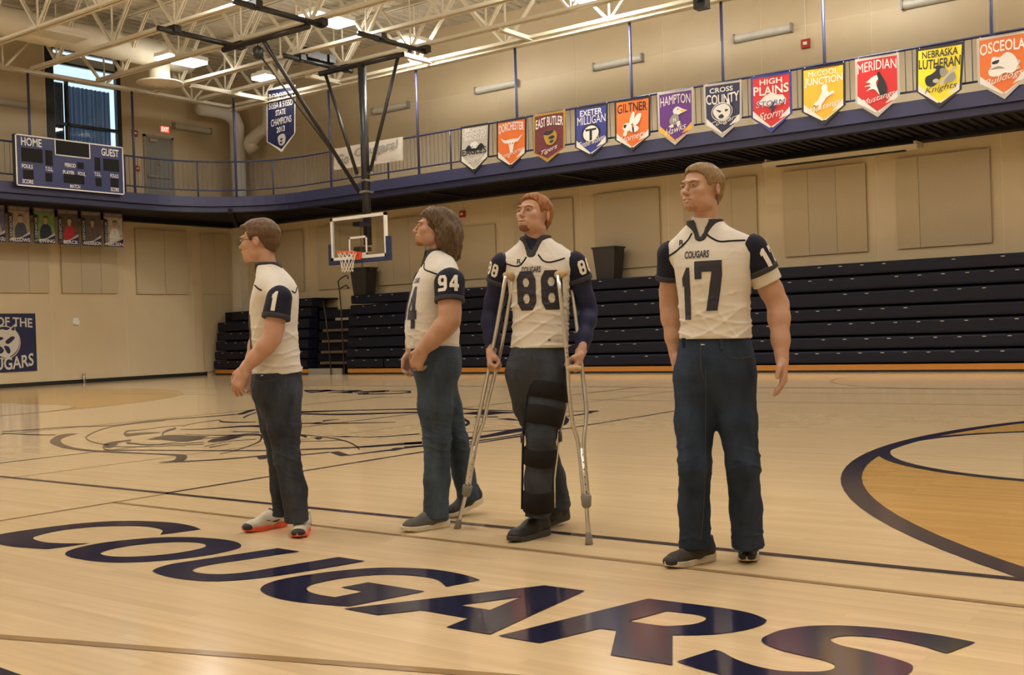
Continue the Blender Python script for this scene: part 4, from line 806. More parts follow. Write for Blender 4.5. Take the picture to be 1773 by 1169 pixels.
banner('pennant_banner', (1691,66.7), (1779,52), (1779,133), (1693,146), (1739.5,171.6), YBn, 'silver', 'orange', 'orange pennant banner lettered OSCEOLA with a white bulldog head', [('t','OSCEOLA',.06,.96,.12,.30,'white',0,.03), ('p',[(.28,.42),(.32,.34),(.46,.36),(.58,.30),(.70,.33),(.80,.44),(.82,.56),(.70,.64),(.56,.62),(.42,.66),(.26,.64),(.22,.56),(.28,.50)],'white'), ('p',[(.30,.42),(.44,.40),(.42,.45),(.32,.46)],'black'), ('p',[(.26,.54),(.42,.50),(.56,.55),(.42,.535)],'grey'), ('p',[(.80,.44),(.87,.47),(.83,.52)],'silver'), ('p',[(.81,.53),(.87,.58),(.80,.60)],'silver'), ('t','Bulldogs',.14,.92,.64,.77,'white',.3,0,.12)], G)
banner('championship_banner', (462,154), (511.4,146.7), (510.8,230.5), (462,245.5), (488,263.5), YB-.04, 'white', 'navy', 'tall navy banner reading ROBOTICS STATE CHAMPIONS 2013 hung from the roof', [('t','ROBOTICS',.08,.92,.08,.18,'white'), ('t','5155A & 5155D',.08,.92,.21,.30,'white'), ('t','STATE',.32,.68,.33,.41,'white'), ('t','CHAMPIONS',.16,.88,.45,.55,'white'), ('t','2013',.36,.66,.58,.66,'white'), ('p',[(.40,.74),(.48,.70),(.62,.70),(.68,.75),(.66,.84),(.56,.89),(.44,.86)],'silver'), ('p',[(.48,.77),(.58,.76),(.54,.80)],'navy'), ('p',[(.46,.82),(.56,.82),(.52,.86)],'navy')], None, corner=None, thick=.03)
cb = bpy.data.objects['championship_banner']; wb = onY(487, 150, YB-.04); MB().tube([(wb[0]-.5, YB-.04, wb[2]+.01), (wb[0]+.5, YB-.04, wb[2]+.01)], .012, 6).build('hanging_bar', M_WHITE, cb)
for s in (-.4, .4): MB().tube([(wb[0]+s, YB-.04, wb[2]), (wb[0]+s, YB-.04, 9.5)], .006, 4).build('hanger_wire', M_METAL, cb)
# cloth banner tied to the railing
Wc = [onY(*p, YB+.05) for p in ((577.5, 258), (697.4, 236.3), (698.4, 277.5), (577.5, 295))]
t = empty('cloth_banner', ((Wc[0][0]+Wc[1][0])/2, YB+.05, Wc[2][2]), 'pale hand-made cloth banner reading Go Cougars on the railing behind the hoop mast', 'banner')
def cm(u, v, d): p = (1-v)*((1-u)*Wc[0]+u*Wc[1])+v*((1-u)*Wc[3]+u*Wc[2]); return (p[0], YB+.05-d+.012*math.sin(9*u+3*v), p[2])
N = 16; mk('cloth', [cm(i/N, j/4, 0) for j in range(5) for i in range(N+1)], [(j*(N+1)+i, j*(N+1)+i+1, (j+1)*(N+1)+i+1, (j+1)*(N+1)+i) for j in range(4) for i in range(N)], mat('pale_cloth', (.55, .49, .40), .8, var=.06), t, True)
for s, a, b, c, d, col, sh in [('Go', .06, .24, .30, .80, 'silver', .1), ('Cougars!', .32, .94, .12, .62, 'silver', .1), ('Cornerstone', .64, .95, .70, .84, 'silver', .2), ('BANK', .82, .95, .87, .93, 'silver', 0)]:
    V, F = fit_text(s, 0, 0, 1, 1, .03, sh); mk('lettering', [cm(a+(b-a)*x, d+(c-d)*y-.12*(x-.5 if len(s) > 5 and c < .5 else 0), .025) for x, y in V], F, COLS['grey' if c < .5 else col], t)
Vv, T = fill([(.58, .77), (.62, .69), (.64, .72), (.605, .77), (.64, .82), (.62, .85)]); mk('emblem', [cm(x, y, .025) for x, y in Vv], T, COLS['blue'], t)
# ================================================================== people: fields polygonised with surface nets
def wav(x, y, z, fx, fy, fz, seed, n=5):
    r = np.random.default_rng(seed); out = 0.0
    for i in range(n):
        k = r.normal(size=3); ph = r.uniform(0, 6.28)
        out = out + np.sin(k[0]*fx*x+k[1]*fy*y+k[2]*fz*z+ph)
    return (out/n).astype(np.float32)
def creases(x, y, z, dirs, seed, p=4):
    """sharp cloth ridges: dirs = (kx, ky, kz) wave vectors"""
    r = np.random.default_rng(seed); out = 0.0
    for k in dirs:
        ph = r.uniform(0, 6.28); w = 1.5*np.sin(9*x+5*z+r.uniform(0, 6))+1.2*np.sin(11*y-7*z+r.uniform(0, 6)); g = .5+.5*np.sin(6*x+r.uniform(0, 6))*np.sin(5*z+4*y+r.uniform(0, 6))
        out = out+g*(1-np.abs(np.sin(k[0]*x+k[1]*y+k[2]*z+ph+w)))**p
    return (out/len(dirs)).astype(np.float32)
class Fld:
    def __init__(s, lo, hi, h):
        s.lo = np.array(lo, float); s.h = h; s.n = np.ceil((np.array(hi)-s.lo)/h).astype(int)+1
        s.ax = [(s.lo[i]+h*np.arange(s.n[i])).astype(np.float32) for i in range(3)]
        s.F = np.full(tuple(s.n), .2, np.float32)
    def reg(s, lo, hi):
        a = np.clip(np.floor((np.array(lo)-s.lo)/s.h).astype(int), 0, s.n-1); b = np.clip(np.ceil((np.array(hi)-s.lo)/s.h).astype(int)+1, 1, s.n)
        sl = tuple(slice(a[i], max(b[i], a[i]+1)) for i in range(3))
        return sl, s.ax[0][sl[0]][:, None, None], s.ax[1][sl[1]][None, :, None], s.ax[2][sl[2]][None, None, :]
    def put(s, sl, d, k, sub=False):
        a = s.F[sl]
        if sub:
            if k <= 0: s.F[sl] = np.maximum(a, -d)
            else: h = np.clip(.5-.5*(a+d)/k, 0, 1); s.F[sl] = a*(1-h)-d*h+k*h*(1-h)
        elif k <= 0: s.F[sl] = np.minimum(a, d)
        else: h = np.clip(.5+.5*(a-d)/k, 0, 1); s.F[sl] = a*(1-h)+d*h-k*h*(1-h)
    def cone(s, a, b, ra, rb, k=.02, side=None, flat=1.0, sub=False):
        a, b = np.array(a, float), np.array(b, float); m = max(ra, rb)*max(1, flat)+k+.03
        sl, x, y, z = s.reg(np.minimum(a, b)-m, np.maximum(a, b)+m)
        d = b-a; L = max(float(d@d), 1e-9)
        px, py, pz = x-np.float32(a[0]), y-np.float32(a[1]), z-np.float32(a[2])
        t = np.clip((px*d[0]+py*d[1]+pz*d[2])/L, 0, 1).astype(np.float32)
        qx, qy, qz = px-t*d[0], py-t*d[1], pz-t*d[2]; r = ra+(rb-ra)*t
        if side is not None:
            c = qx*side[0]+qy*side[1]+qz*side[2]; e = c*(1/flat-1)
            qx, qy, qz = qx+side[0]*e, qy+side[1]*e, qz+side[2]*e
        dd = np.sqrt(qx*qx+qy*qy+qz*qz)-r
        if flat < 1: dd = dd*flat**.5
        s.put(sl, dd.astype(np.float32), k, sub); return s
    def ell(s, c, r, k=.02, R=None, sub=False):
        c, r = np.array(c, float), np.array(r, float); m = r.max()+k+.03
        sl, x, y, z = s.reg(c-m, c+m); px, py, pz = x-np.float32(c[0]), y-np.float32(c[1]), z-np.float32(c[2])
        if R is not None: px, py, pz = (R[i][0]*px+R[i][1]*py+R[i][2]*pz for i in range(3))
        n = np.sqrt((px/r[0])**2+(py/r[1])**2+(pz/r[2])**2)
        n2 = np.sqrt((px/r[0]**2)**2+(py/r[1]**2)**2+(pz/r[2]**2)**2)+1e-6
        s.put(sl, np.clip(n*(n-1)/n2, -.2, .2).astype(np.float32), k, sub); return s
    def loft(s, secs, k=.0, p=2.4, fold=None):
        """secs: (cx, cy, z, half-width, half-depth, heading) from bottom to top"""
        S = np.array(secs, float); S = S[np.argsort(S[:, 2])]; zz = s.ax[2]
        zi = np.linspace(S[0, 2], S[-1, 2], 60)
        def sp(j):
            v = np.interp(zi, S[:, 2], S[:, j]); ker = np.ones(7)/7; v = np.convolve(np.pad(v, 3, 'edge'), ker, 'valid'); return np.interp(zz, zi, v).astype(np.float32)
        cx, cy, a, b, ps = (sp(j) for j in (0, 1, 3, 4, 5)); c, sn = np.cos(ps), np.sin(ps)
        x = s.ax[0][:, None, None]-cx[None, None, :]; y = s.ax[1][None, :, None]-cy[None, None, :]
        u = x*c-y*sn; v = x*sn+y*c         # u along the left side vector (cos,-sin), v along minus facing
        n = ((np.abs(u)/a)**p+(np.abs(v)/b)**p)**(1/p)
        d = (n-1)*np.minimum(a, b)
        if fold is not None: d = d+fold(s.ax[0][:, None, None], s.ax[1][None, :, None], zz[None, None, :])
        d = np.maximum(d, np.maximum(zz-S[-1, 2], S[0, 2]-zz)[None, None, :])
        s.put((slice(None),)*3, d.astype(np.float32), k); return s
    def mesh(s):
        F = s.F; n = F.shape; ins = F < 0
        c = [ins[i:n[0]-1+i, j:n[1]-1+j, k:n[2]-1+k] for i in (0, 1) for j in (0, 1) for k in (0, 1)]
        tot = sum(q.astype(np.int8) for q in c); act = (tot > 0) & (tot < 8); I = np.argwhere(act)
        idx = -np.ones(act.shape, int); idx[tuple(I.T)] = np.arange(len(I))
        acc = np.zeros((len(I), 3)); cnt = np.zeros(len(I))
        cor = [(i, j, k) for i in (0, 1) for j in (0, 1) for k in (0, 1)]
        val = [F[I[:, 0]+i, I[:, 1]+j, I[:, 2]+k] for i, j, k in cor]
        for p in range(8):
            for q in range(p+1, 8):
                dlt = np.array(cor[q])-np.array(cor[p])
                if np.abs(dlt).sum() != 1: continue
                f0, f1 = val[p], val[q]; m = (f0 < 0) != (f1 < 0); t = np.where(m, f0/np.where(m, f0-f1, 1), 0)
                acc += np.where(m[:, None], np.array(cor[p])+t[:, None]*dlt, 0); cnt += m
        V = s.lo+s.h*(I+acc/np.maximum(cnt, 1)[:, None])
        Q = []
        for ax in range(3):
            o1, o2 = [(1, 2), (2, 0), (0, 1)][ax]
            sl0 = [slice(1, -1)]*3; sl0[ax] = slice(0, -1); sl1 = list(sl0); sl1[ax] = slice(1, None)
            A, B = ins[tuple(sl0)], ins[tuple(sl1)]; E = np.argwhere(A != B)
            if not len(E): continue
            fl = A[tuple(E.T)]
            base = E.copy(); base[:, o1] += 1; base[:, o2] += 1
            def cell(d1, d2): g = base.copy(); g[:, o1] += d1; g[:, o2] += d2; return idx[g[:, 0], g[:, 1], g[:, 2]]
            q = np.stack([cell(-1, -1), cell(0, -1), cell(0, 0), cell(-1, 0)], 1)
            q[~fl] = q[~fl][:, ::-1]; Q.append(q)
        Q = np.concatenate(Q); return V, Q[(Q >= 0).all(1)]
def lm(name, V, F, m, parent, smooth=True):
    """mesh in the person's own frame"""
    me = bpy.data.meshes.new(name); V = np.asarray(V, np.float32); F = np.asarray(F) if not isinstance(F, list) else F
    if isinstance(F, np.ndarray) and F.shape[1] == 4:
        me.vertices.add(len(V)); me.vertices.foreach_set('co', V.ravel()); me.loops.add(F.size); me.loops.foreach_set('vertex_index', F.astype(np.int32).ravel())
        me.polygons.add(len(F)); me.polygons.foreach_set('loop_start', np.arange(0, F.size, 4, dtype=np.int32)); me.polygons.foreach_set('loop_total', np.full(len(F), 4, np.int32)); me.update(calc_edges=True); me.validate()
    else: me.from_pydata(V.tolist(), [], [tuple(map(int, f)) for f in F]); me.update()
    me.materials.append(m)
    if smooth: me.polygons.foreach_set('use_smooth', np.ones(len(me.polygons), bool))
    o = bpy.data.objects.new(name, me); COL.objects.link(o); o.parent = parent; return o
def lmb(mb, name, m, parent, smooth=True): return lm(name, mb.v, mb.f, m, parent, smooth)
def bvh(*VF):
    V = []; F = []
    for v, f in VF: b = len(V); V += [tuple(p) for p in v]; F += [tuple(int(i)+b for i in q) for q in f]
    return BVHTree.FromPolygons(V, F)
def decal(name, V2, F, o, u, v, n, tree, m, parent, off=.003, maxe=.02):
    """flat print (metres in the u,v plane at o) pressed along -n onto a garment"""
    bm = bmesh.new(); vs = [bm.verts.new((float(x), float(y), 0)) for x, y in V2]
    for f in F:
        try: bm.faces.new([vs[i] for i in f])
        except ValueError: pass
    bmesh.ops.triangulate(bm, faces=bm.faces[:])
    for _ in range(4):
        es = [e for e in bm.edges if e.calc_length() > maxe]
        if not es: break
        bmesh.ops.subdivide_edges(bm, edges=es, cuts=1); bmesh.ops.triangulate(bm, faces=bm.faces[:])
    o, u, v, n = (np.array(q, float) for q in (o, u, v, n)); bad = []
    for w in bm.verts:
        p = o+u*w.co.x+v*w.co.y; h = tree.ray_cast(Vector(p+n*.4), Vector(-n), .8)
        if h[0] is None: bad.append(w)
        else: w.co = h[0]+Vector(n)*off
    bmesh.ops.delete(bm, geom=bad, context='VERTS')
    me = bpy.data.meshes.new(name); bm.to_mesh(me); bm.free(); me.materials.append(m)
    ob = bpy.data.objects.new(name, me); COL.objects.link(ob); ob.parent = parent; return ob
def piping(name, pts, u, v, n, o, tree, m, parent, r=.004):
    P = []; o, u, v, n = (np.array(q, float) for q in (o, u, v, n))
    for x, y in catmull(pts, 6):
        p = o+u*x+v*y; h = tree.ray_cast(Vector(p+n*.4), Vector(-n), .8)
        if h[0] is not None: P.append(np.array(h[0])+n*.001)
    if len(P) > 1: lmb(MB().tube(P, r, 6), name, m, parent)
# block numerals
_oct = lambda x0, y0, x1, y1, c: [(x0+c, y0), (x1-c, y0), (x1, y0+c), (x1, y1-c), (x1-c, y1), (x0+c, y1), (x0, y1-c), (x0, y0+c)]
NUM = {'1': ([(.18,0),(.68,0),(.68,1),(.42,1),(.05,.80),(.05,.62),(.18,.66)], []), '7': ([(.38,0),(.78,0),(.98,.70),(.98,1),(0,1),(0,.64),(.26,.64),(.26,.78),(.62,.78)], []),
       '8': (_oct(0, 0, 1, 1, .2), [_oct(.34, .18, .66, .42, .08), _oct(.34, .60, .66, .82, .08)]), '0': (_oct(0, 0, 1, 1, .2), [_oct(.34, .2, .66, .8, .1)]),
       '4': ([(.52,0),(.88,0),(.88,.22),(1,.22),(1,.44),(.88,.44),(.88,1),(.56,1),(0,.44),(0,.22),(.52,.22)], [[(.30,.44),(.52,.44),(.52,.70)]]),
       '9': ([(0,.0),(.8,0),(1,.2),(1,.8),(.8,1),(.2,1),(0,.8),(0,.55),(.2,.36),(.64,.36),(.64,.2),(0,.2)], [_oct(.34, .56, .66, .82, .08)])}
def numeral(s, w, h, gap):
    V = []; F = []
    for i, ch in enumerate(s):
        o, hs = NUM[ch]; v, t = fill(o, hs); b = len(V); x0 = i*(w+gap)-(len(s)*(w+gap)-gap)/2
        V += [(x0+x*w, (y-.5)*h) for x, y in v]; F += [tuple(b+k for k in f) for f in t]
    return V, F
def centred(s, w, h, bold=.02, shear=0): V, F = fit_text(s, -w/2, -h/2, w/2, h/2, bold, shear); return V.tolist(), F
# ------------------------------------------------------------------ materials for people
M_JERSEY = mat('jersey_white', (.66, .63, .575), .8, var=.03, vscale=6, bump=.25, bscale=500, spec=.25)
M_JNAVY = mat('jersey_navy', (.008, .009, .024), .75, bump=.2, bscale=500, spec=.25)
M_JGREY = mat('jersey_charcoal', (.040, .040, .046), .8, spec=.25)
M_PRINT = mat('jersey_print_navy', (.016, .017, .034), .55)
M_PRINTW = mat('jersey_print_white', (.72, .69, .63), .6)
M_COMPR = mat('compression_navy', (.010, .014, .052), .6, bump=.15, bscale=400, spec=.3)
M_DARKBRACE = mat('brace_black', (.012, .011, .010), .85, var=.15, spec=.2)
def denim(n, c, var=.4):
    m = mat('denim_'+n, c, .85, var=var, vscale=11, bump=.3, bscale=420, spec=.2, stretch=(1, 1, .4)); return m
def skin(n, c): return mat('skin_'+n, tuple(.76*q for q in c), .58, var=.06, vscale=25, bump=.05, bscale=220, sss=.06, spec=.35)
M_EYE = mat('eye_white', (.42, .37, .33), .35); M_IRIS = mat('eye_iris', (.03, .03, .035), .2); M_TEETH = mat('teeth', (.75, .70, .60), .35)
M_STITCH = mat('denim_stitch', (.075, .062, .05), .8)
# ------------------------------------------------------------------ head
HZ = {'short': [(-.12,.088),(-.085,.086),(-.064,.074),(-.050,.055),(-.040,.03),(-.030,.0),(-.018,-.004),(-.010,.020),(.022,.022),(.036,-.004),(.05,-.045),(.085,-.07),(.13,-.075)],
      'long': [(-.12,.085),(-.085,.072),(-.055,.05),(-.04,.0),(-.02,-.05),(.0,-.12),(.13,-.2)]}
def head_mesh(style, smile=False, jaw=1.0):
    H = Fld((-.11, -.145, -.20), (.11, .135, .15), .0032)
    H.ell((0, .018, .040), (.076, .098, .084), 0); H.ell((0, -.03, -.035), (.058, .066, .072), .03)
    H.ell((0, -.045, -.070), (.043*jaw, .050, .046), .025); H.ell((0, -.083, -.104), (.019, .016, .017), .022)
    for sg in (-1, 1):
        H.ell((sg*.036, -.066, -.020), (.023, .024, .022), .02); H.ell((sg*.041*jaw, -.010, -.078), (.016, .034, .022), .028)
    H.ell((0, -.083, .026), (.050, .020, .013), .018)
    for sg in (-1, 1): H.ell((sg*.031, -.108, .004), (.019, .018, .0125), .012, sub=True)
    H.cone((0, -.092, .010), (0, -.1150, -.030), .0075, .0098, .010)
    for sg in (-1, 1): H.ell((sg*.0105, -.104, -.035), (.0072, .011, .0075), .007)
    for sg in (-1, 1): H.ell((sg*.031, -.0895, .0105), (.017, .0095, .0058), .004)
    H.ell((0, -.094, -.062), (.026, .012, .008), .010); H.ell((0, -.0935, -.077), (.021, .011, .008), .008)
    H.ell((0, -.106, -.0695), (.030, .012, .0022), .004, sub=True)
    for sg in (-1, 1):
        c, s_ = math.cos(.35*sg), math.sin(.35*sg)
        H.ell((sg*.080, .016, -.006), (.007, .018, .029), .008, R=((c, s_, 0), (-s_, c, 0), (0, 0, 1))); H.ell((sg*.087, .012, -.002), (.005, .009, .016), .005, sub=True)
    H.cone((0, .026, -.07), (0, .030, -.125), .047, .046, .025)
    return H.mesh()
def hair_mesh(style, seed, thick=.013, amp=.004):
    H = Fld((-.13, -.15, -.27), (.13, .18, .17), .0040)
    H.ell((0, .020, .044), (.076+thick*.75, .100+thick, .084+thick*1.15), 0)
    if style == 'short':
        H.ell((0, -.006, .092), (.054, .072, .038), .025); H.cone((0, .070, -.02), (0, .062, -.07), .048, .034, .03)
    if style == 'fringe':
        H.ell((0, -.008, .094), (.057, .078, .038), .03); H.cone((-.04, -.076, .090), (.045, -.078, .086), .014, .014, .02); H.cone((0, .070, -.02), (0, .062, -.07), .048, .034, .03)
    if style == 'long':
        H.ell((0, .006, .092), (.072, .080, .044), .03)
        for sg in (-1, 1):
            H.cone((sg*.072, .022, .05), (sg*.078, .055, -.10), .028, .030, .03); H.cone((sg*.07, .07, .0), (sg*.065, .10, -.15), .045, .032, .03); H.ell((sg*.080, .050, -.070), (.026, .040, .05), .03)
        H.ell((0, .105, -.06), (.085, .060, .125), .04); H.cone((0, .10, -.12), (0, .120, -.17), .06, .035, .03)
    x, y, z = H.ax[0][:, None, None], H.ax[1][None, :, None], H.ax[2][None, None, :]
    if style == 'long': H.F += amp*2.2*wav(x, y, z, 60, 50, 55, seed)+amp*1.2*wav(x, y, z, 150, 130, 60, seed+1)-amp*1.2*creases(x, y, z, [(90, 60, 70), (-70, 110, 60)], seed+2, 2)
    else: H.F += amp*wav(x, y, z, 120, 60, 90, seed)+amp*.5*wav(x, y, z, 260, 160, 200, seed+3)
    tb = np.array(HZ['long' if style == 'long' else 'short'])
    cut = np.interp(H.ax[1], tb[:, 0], tb[:, 1]).astype(np.float32)[None, :, None]
    if style == 'long': cut = np.where(np.abs(x) > .066, np.interp(H.ax[1], [-.05, -.022, .000, .022, .2], [.06, .03, -.015, -.17, -.25]).astype(np.float32)[None, :, None], cut)
    H.F = np.maximum(H.F, (cut-z+.0025*wav(x, y, z, 200, 200, 200, seed+5))*.8).astype(np.float32)
    return H.mesh()
def patch_mesh(prims, h=.0025, noise=0, lo=(-.1, -.14, -.16), hi=(.1, .02, .06)):
    H = Fld(lo, hi, h)
    for kind, *a in prims: getattr(H, kind)(*a)
    if noise: H.F += noise*wav(H.ax[0][:, None, None], H.ax[1][None, :, None], H.ax[2][None, None, :], 500, 500, 500, 3)
    return H.mesh()
def beard_mesh(kind):
    H = Fld((-.1, -.14, -.15), (.1, .06, .03), .003)
    H.ell((0, -.045, -.070), (.0445, .0515, .0475), 0); H.ell((0, -.083, -.104), (.0205, .0175, .0185), .022)
    for sg in (-1, 1): H.ell((sg*.041, -.010, -.078), (.0175, .0355, .0235), .028); H.ell((sg*.036, -.066, -.022), (.0238, .0248, .0228), .02)
    x, y, z = H.ax[0][:, None, None], H.ax[1][None, :, None], H.ax[2][None, None, :]
    n = .0015*wav(x, y, z, 600, 600, 600, 9)
    if kind == 'goatee': lim = np.maximum(np.maximum(np.abs(x)-.026, z+.088), y+.055)
    else: lim = np.maximum(z+.050+np.abs(x)*.0-np.clip((y+.05)*.9, 0, .06), y-.02)
    H.F = np.maximum(H.F+n-.0012, lim*.8).astype(np.float32)
    H.ell((0, -.094, -.062), (.030, .014, .016), 0, sub=True)
    return H.mesh()
def head_frame(c, psi, pitch, roll=0, zs=.88):
    """canonical head (face -Y, left +X) -> person frame"""
    Rz = np.array([[math.cos(psi), math.sin(psi), 0], [-math.sin(psi), math.cos(psi), 0], [0, 0, 1]])   # psi turns the face
    Rx = np.array([[1, 0, 0], [0, math.cos(pitch), math.sin(pitch)], [0, -math.sin(pitch), math.cos(pitch)]])
    Ry = np.array([[math.cos(roll), 0, math.sin(roll)], [0, 1, 0], [-math.sin(roll), 0, math.cos(roll)]])
    R = Rz@Ry@Rx
    return lambda V, s=1.0: (np.asarray(V)*np.array((s, s, s*zs)))@R.T+np.array(c)
def hand(B, w, d, n, s, curl, thumb=.5, sc=1.0, spread=.0):
    """wrist w, pointing d, palm facing n, thumb side s"""
    w, d, n, s = (np.array(q, float) for q in (w, d, n, s)); d /= np.linalg.norm(d); n = n-d*(n@d); n /= np.linalg.norm(n); s0 = np.cross(n, d); s = s0 if s0@s > 0 else -s0
    B.cone(w-d*.02, w+d*.03*sc, .030*sc, .032*sc, .015, n, .72)
    for o in (-.022, 0, .022): B.cone(w+d*.03*sc+s*o*.9*sc, w+d*.088*sc+s*o*1.15*sc, .020*sc, .0155*sc, .012, n, .85)
    for i, (o, L) in enumerate(((.032, .072), (.0105, .081), (-.0115, .075), (-.032, .060))):
        p = w+d*(.092-.006*abs(i-1))*sc+s*o*sc; a = 0; dd = d+s*spread*(1.5-i)*.5; dd /= np.linalg.norm(dd)
        for j, f in enumerate((.46, .30, .24)):
            a += (curl[i] if hasattr(curl, '__len__') else curl)*(1.0, 1.15, .7)[j]
            e = p+(dd*math.cos(a)+n*math.sin(a))*L*f*sc; B.cone(p, e, (.0098, .0090, .0082)[j]*sc, (.0090, .0082, .0072)[j]*sc, .004); p = e
    if thumb == 'fist':
        p = w+d*.03*sc+s*.026*sc; q = p+(d*.55+s*.2+n*.55)*.045*sc; e = q+(d*.35-s*.55+n*.35)*.040*sc; B.cone(p, q, .018*sc, .0135*sc, .012); B.cone(q, e, .0125*sc, .0105*sc, .006); return
    p = w+d*.025*sc+s*.026*sc; q = p+(d*.55+s*.62+n*thumb*.6)*.048*sc; e = q+(d*.85+s*.15+n*thumb*.9)/1.25*.036*sc; f = e+(d*.9+n*thumb*.9)/1.3*.026*sc
    B.cone(p, q, .018*sc, .0125*sc, .012); B.cone(q, e, .0118*sc, .0105*sc, .005); B.cone(e, f, .0105*sc, .0085*sc, .004)
def shoe(parent, heel, toe, pitch, um, sm, lm_, label, seed, scale=1.0, toecap=None, tread=None):
    """heel and toe are floor points in the person's frame"""
    heel, toe = np.array(heel[:2]), np.array(toe[:2]); d = toe-heel; d /= np.linalg.norm(d); ang = math.atan2(d[1], d[0]); L = .300*scale
    U = Fld((-.03, -.07, -.01), (L+.03, .07, .16), .004)
    U.cone((.045, 0, .060), (.13, 0, .056), .040, .041, 0); U.cone((.13, 0, .052), (.235, 0, .032), .043, .036, .03); U.ell((.245, 0, .036), (.045, .040, .026), .02); U.cone((.048, 0, .06), (.055, 0, .115), .040, .040, .02); U.cone((.10, 0, .085), (.16, 0, .062), .026, .024, .02)
    U.F = np.maximum(U.F, .022-U.ax[2][None, None, :]); U.F = np.maximum(U.F, U.ax[2][None, None, :]-.122)
    S = Fld((-.04, -.08, -.01), (L+.03, .08, .07), .004); x, y, z = S.ax[0][:, None, None], S.ax[1][None, :, None], S.ax[2][None, None, :]
    w = np.interp(S.ax[0], [-.01, .0, .02, .06, .12, .20, .25, .28, .295, .305], [.0, .018, .034, .040, .039, .049, .046, .033, .018, 0]).astype(np.float32)[:, None, None]
    top = np.interp(S.ax[0], [0, .1, .2, .3], [.044, .034, .028, .036]).astype(np.float32)[:, None, None]; bot = np.interp(S.ax[0], [-.01, .03, .22, .30], [.010, .0, .0, .014]).astype(np.float32)[:, None, None]
    S.F = np.maximum(np.maximum(np.abs(y)-w, z-top), bot-z).astype(np.float32)
    c, s_ = math.cos(ang), math.sin(ang)
    def T(V):
        V = np.array(V, float)*scale; px = .27*scale; V2 = V.copy()
        V2[:, 0] = px+(V[:, 0]-px)*math.cos(pitch)+V[:, 2]*math.sin(pitch); V2[:, 2] = -(V[:, 0]-px)*math.sin(pitch)+V[:, 2]*math.cos(pitch)
        return np.c_[heel[0]+V2[:, 0]*c-V2[:, 1]*s_, heel[1]+V2[:, 0]*s_+V2[:, 1]*c, V2[:, 2]]
    v, f = U.mesh(); o = lm('shoe', T(v), f, um, parent); o['label'] = label
    v, f = S.mesh(); lm('sole', T(v), f, sm, o)
    if toecap is not None:
        K = Fld((.2, -.07, -.01), (.32, .07, .08), .004); K.ell((.262, 0, .030), (.042, .041, .027), 0); K.F = np.maximum(K.F, .262-K.ax[0][:, None, None]); K.F = np.maximum(K.F, .004-K.ax[2][None, None, :]); v, f = K.mesh(); lm('toe_cap', T(v), f, toecap, o)
    for i in range(4):
        xx = .105+.022*i; zz = .113-.0145*i
        lmb(MB().tube(T([(xx, -.024, zz-.010), (xx+.004, -.012, zz+.001), (xx+.006, 0, zz+.004), (xx+.004, .012, zz+.001), (xx, .024, zz-.010)]), .0042, 5), 'lace', lm_, o)
    return o, T
RH = np.array([math.cos(YAW), math.sin(YAW), 0]); FH = np.array([-math.sin(YAW), math.cos(YAW), 0])
class Frame:
    """a person's frame: x to the picture's right, y away from the camera, z up; pixels only give directions"""
    def __init__(s, bx, by):
        s.B = onZ(bx, by); s.D = float((s.B-CAMP)@FWD)
    def loc(s, P): q = np.array(P)-s.B; return np.array([q@RH, q@FH, P[2]])
    def L(s, px, py, dy=0.0): return s.loc(CAMP+ray(px, py)*(s.D+dy))
    def Fl(s, px, py): return s.loc(onZ(px, py))
def facing(psi): return np.array([-math.sin(psi), -math.cos(psi), 0])
def leftv(psi): return np.array([math.cos(psi), -math.sin(psi), 0])
def bounds(pts, m):
    P = np.array(pts); return P.min(0)-m, P.max(0)+m
def chain(B, pts, rad, k=.02):
    for a, b, r0, r1 in zip(pts[:-1], pts[1:], rad[:-1], rad[1:]): B.cone(a, b, r0, r1, k)
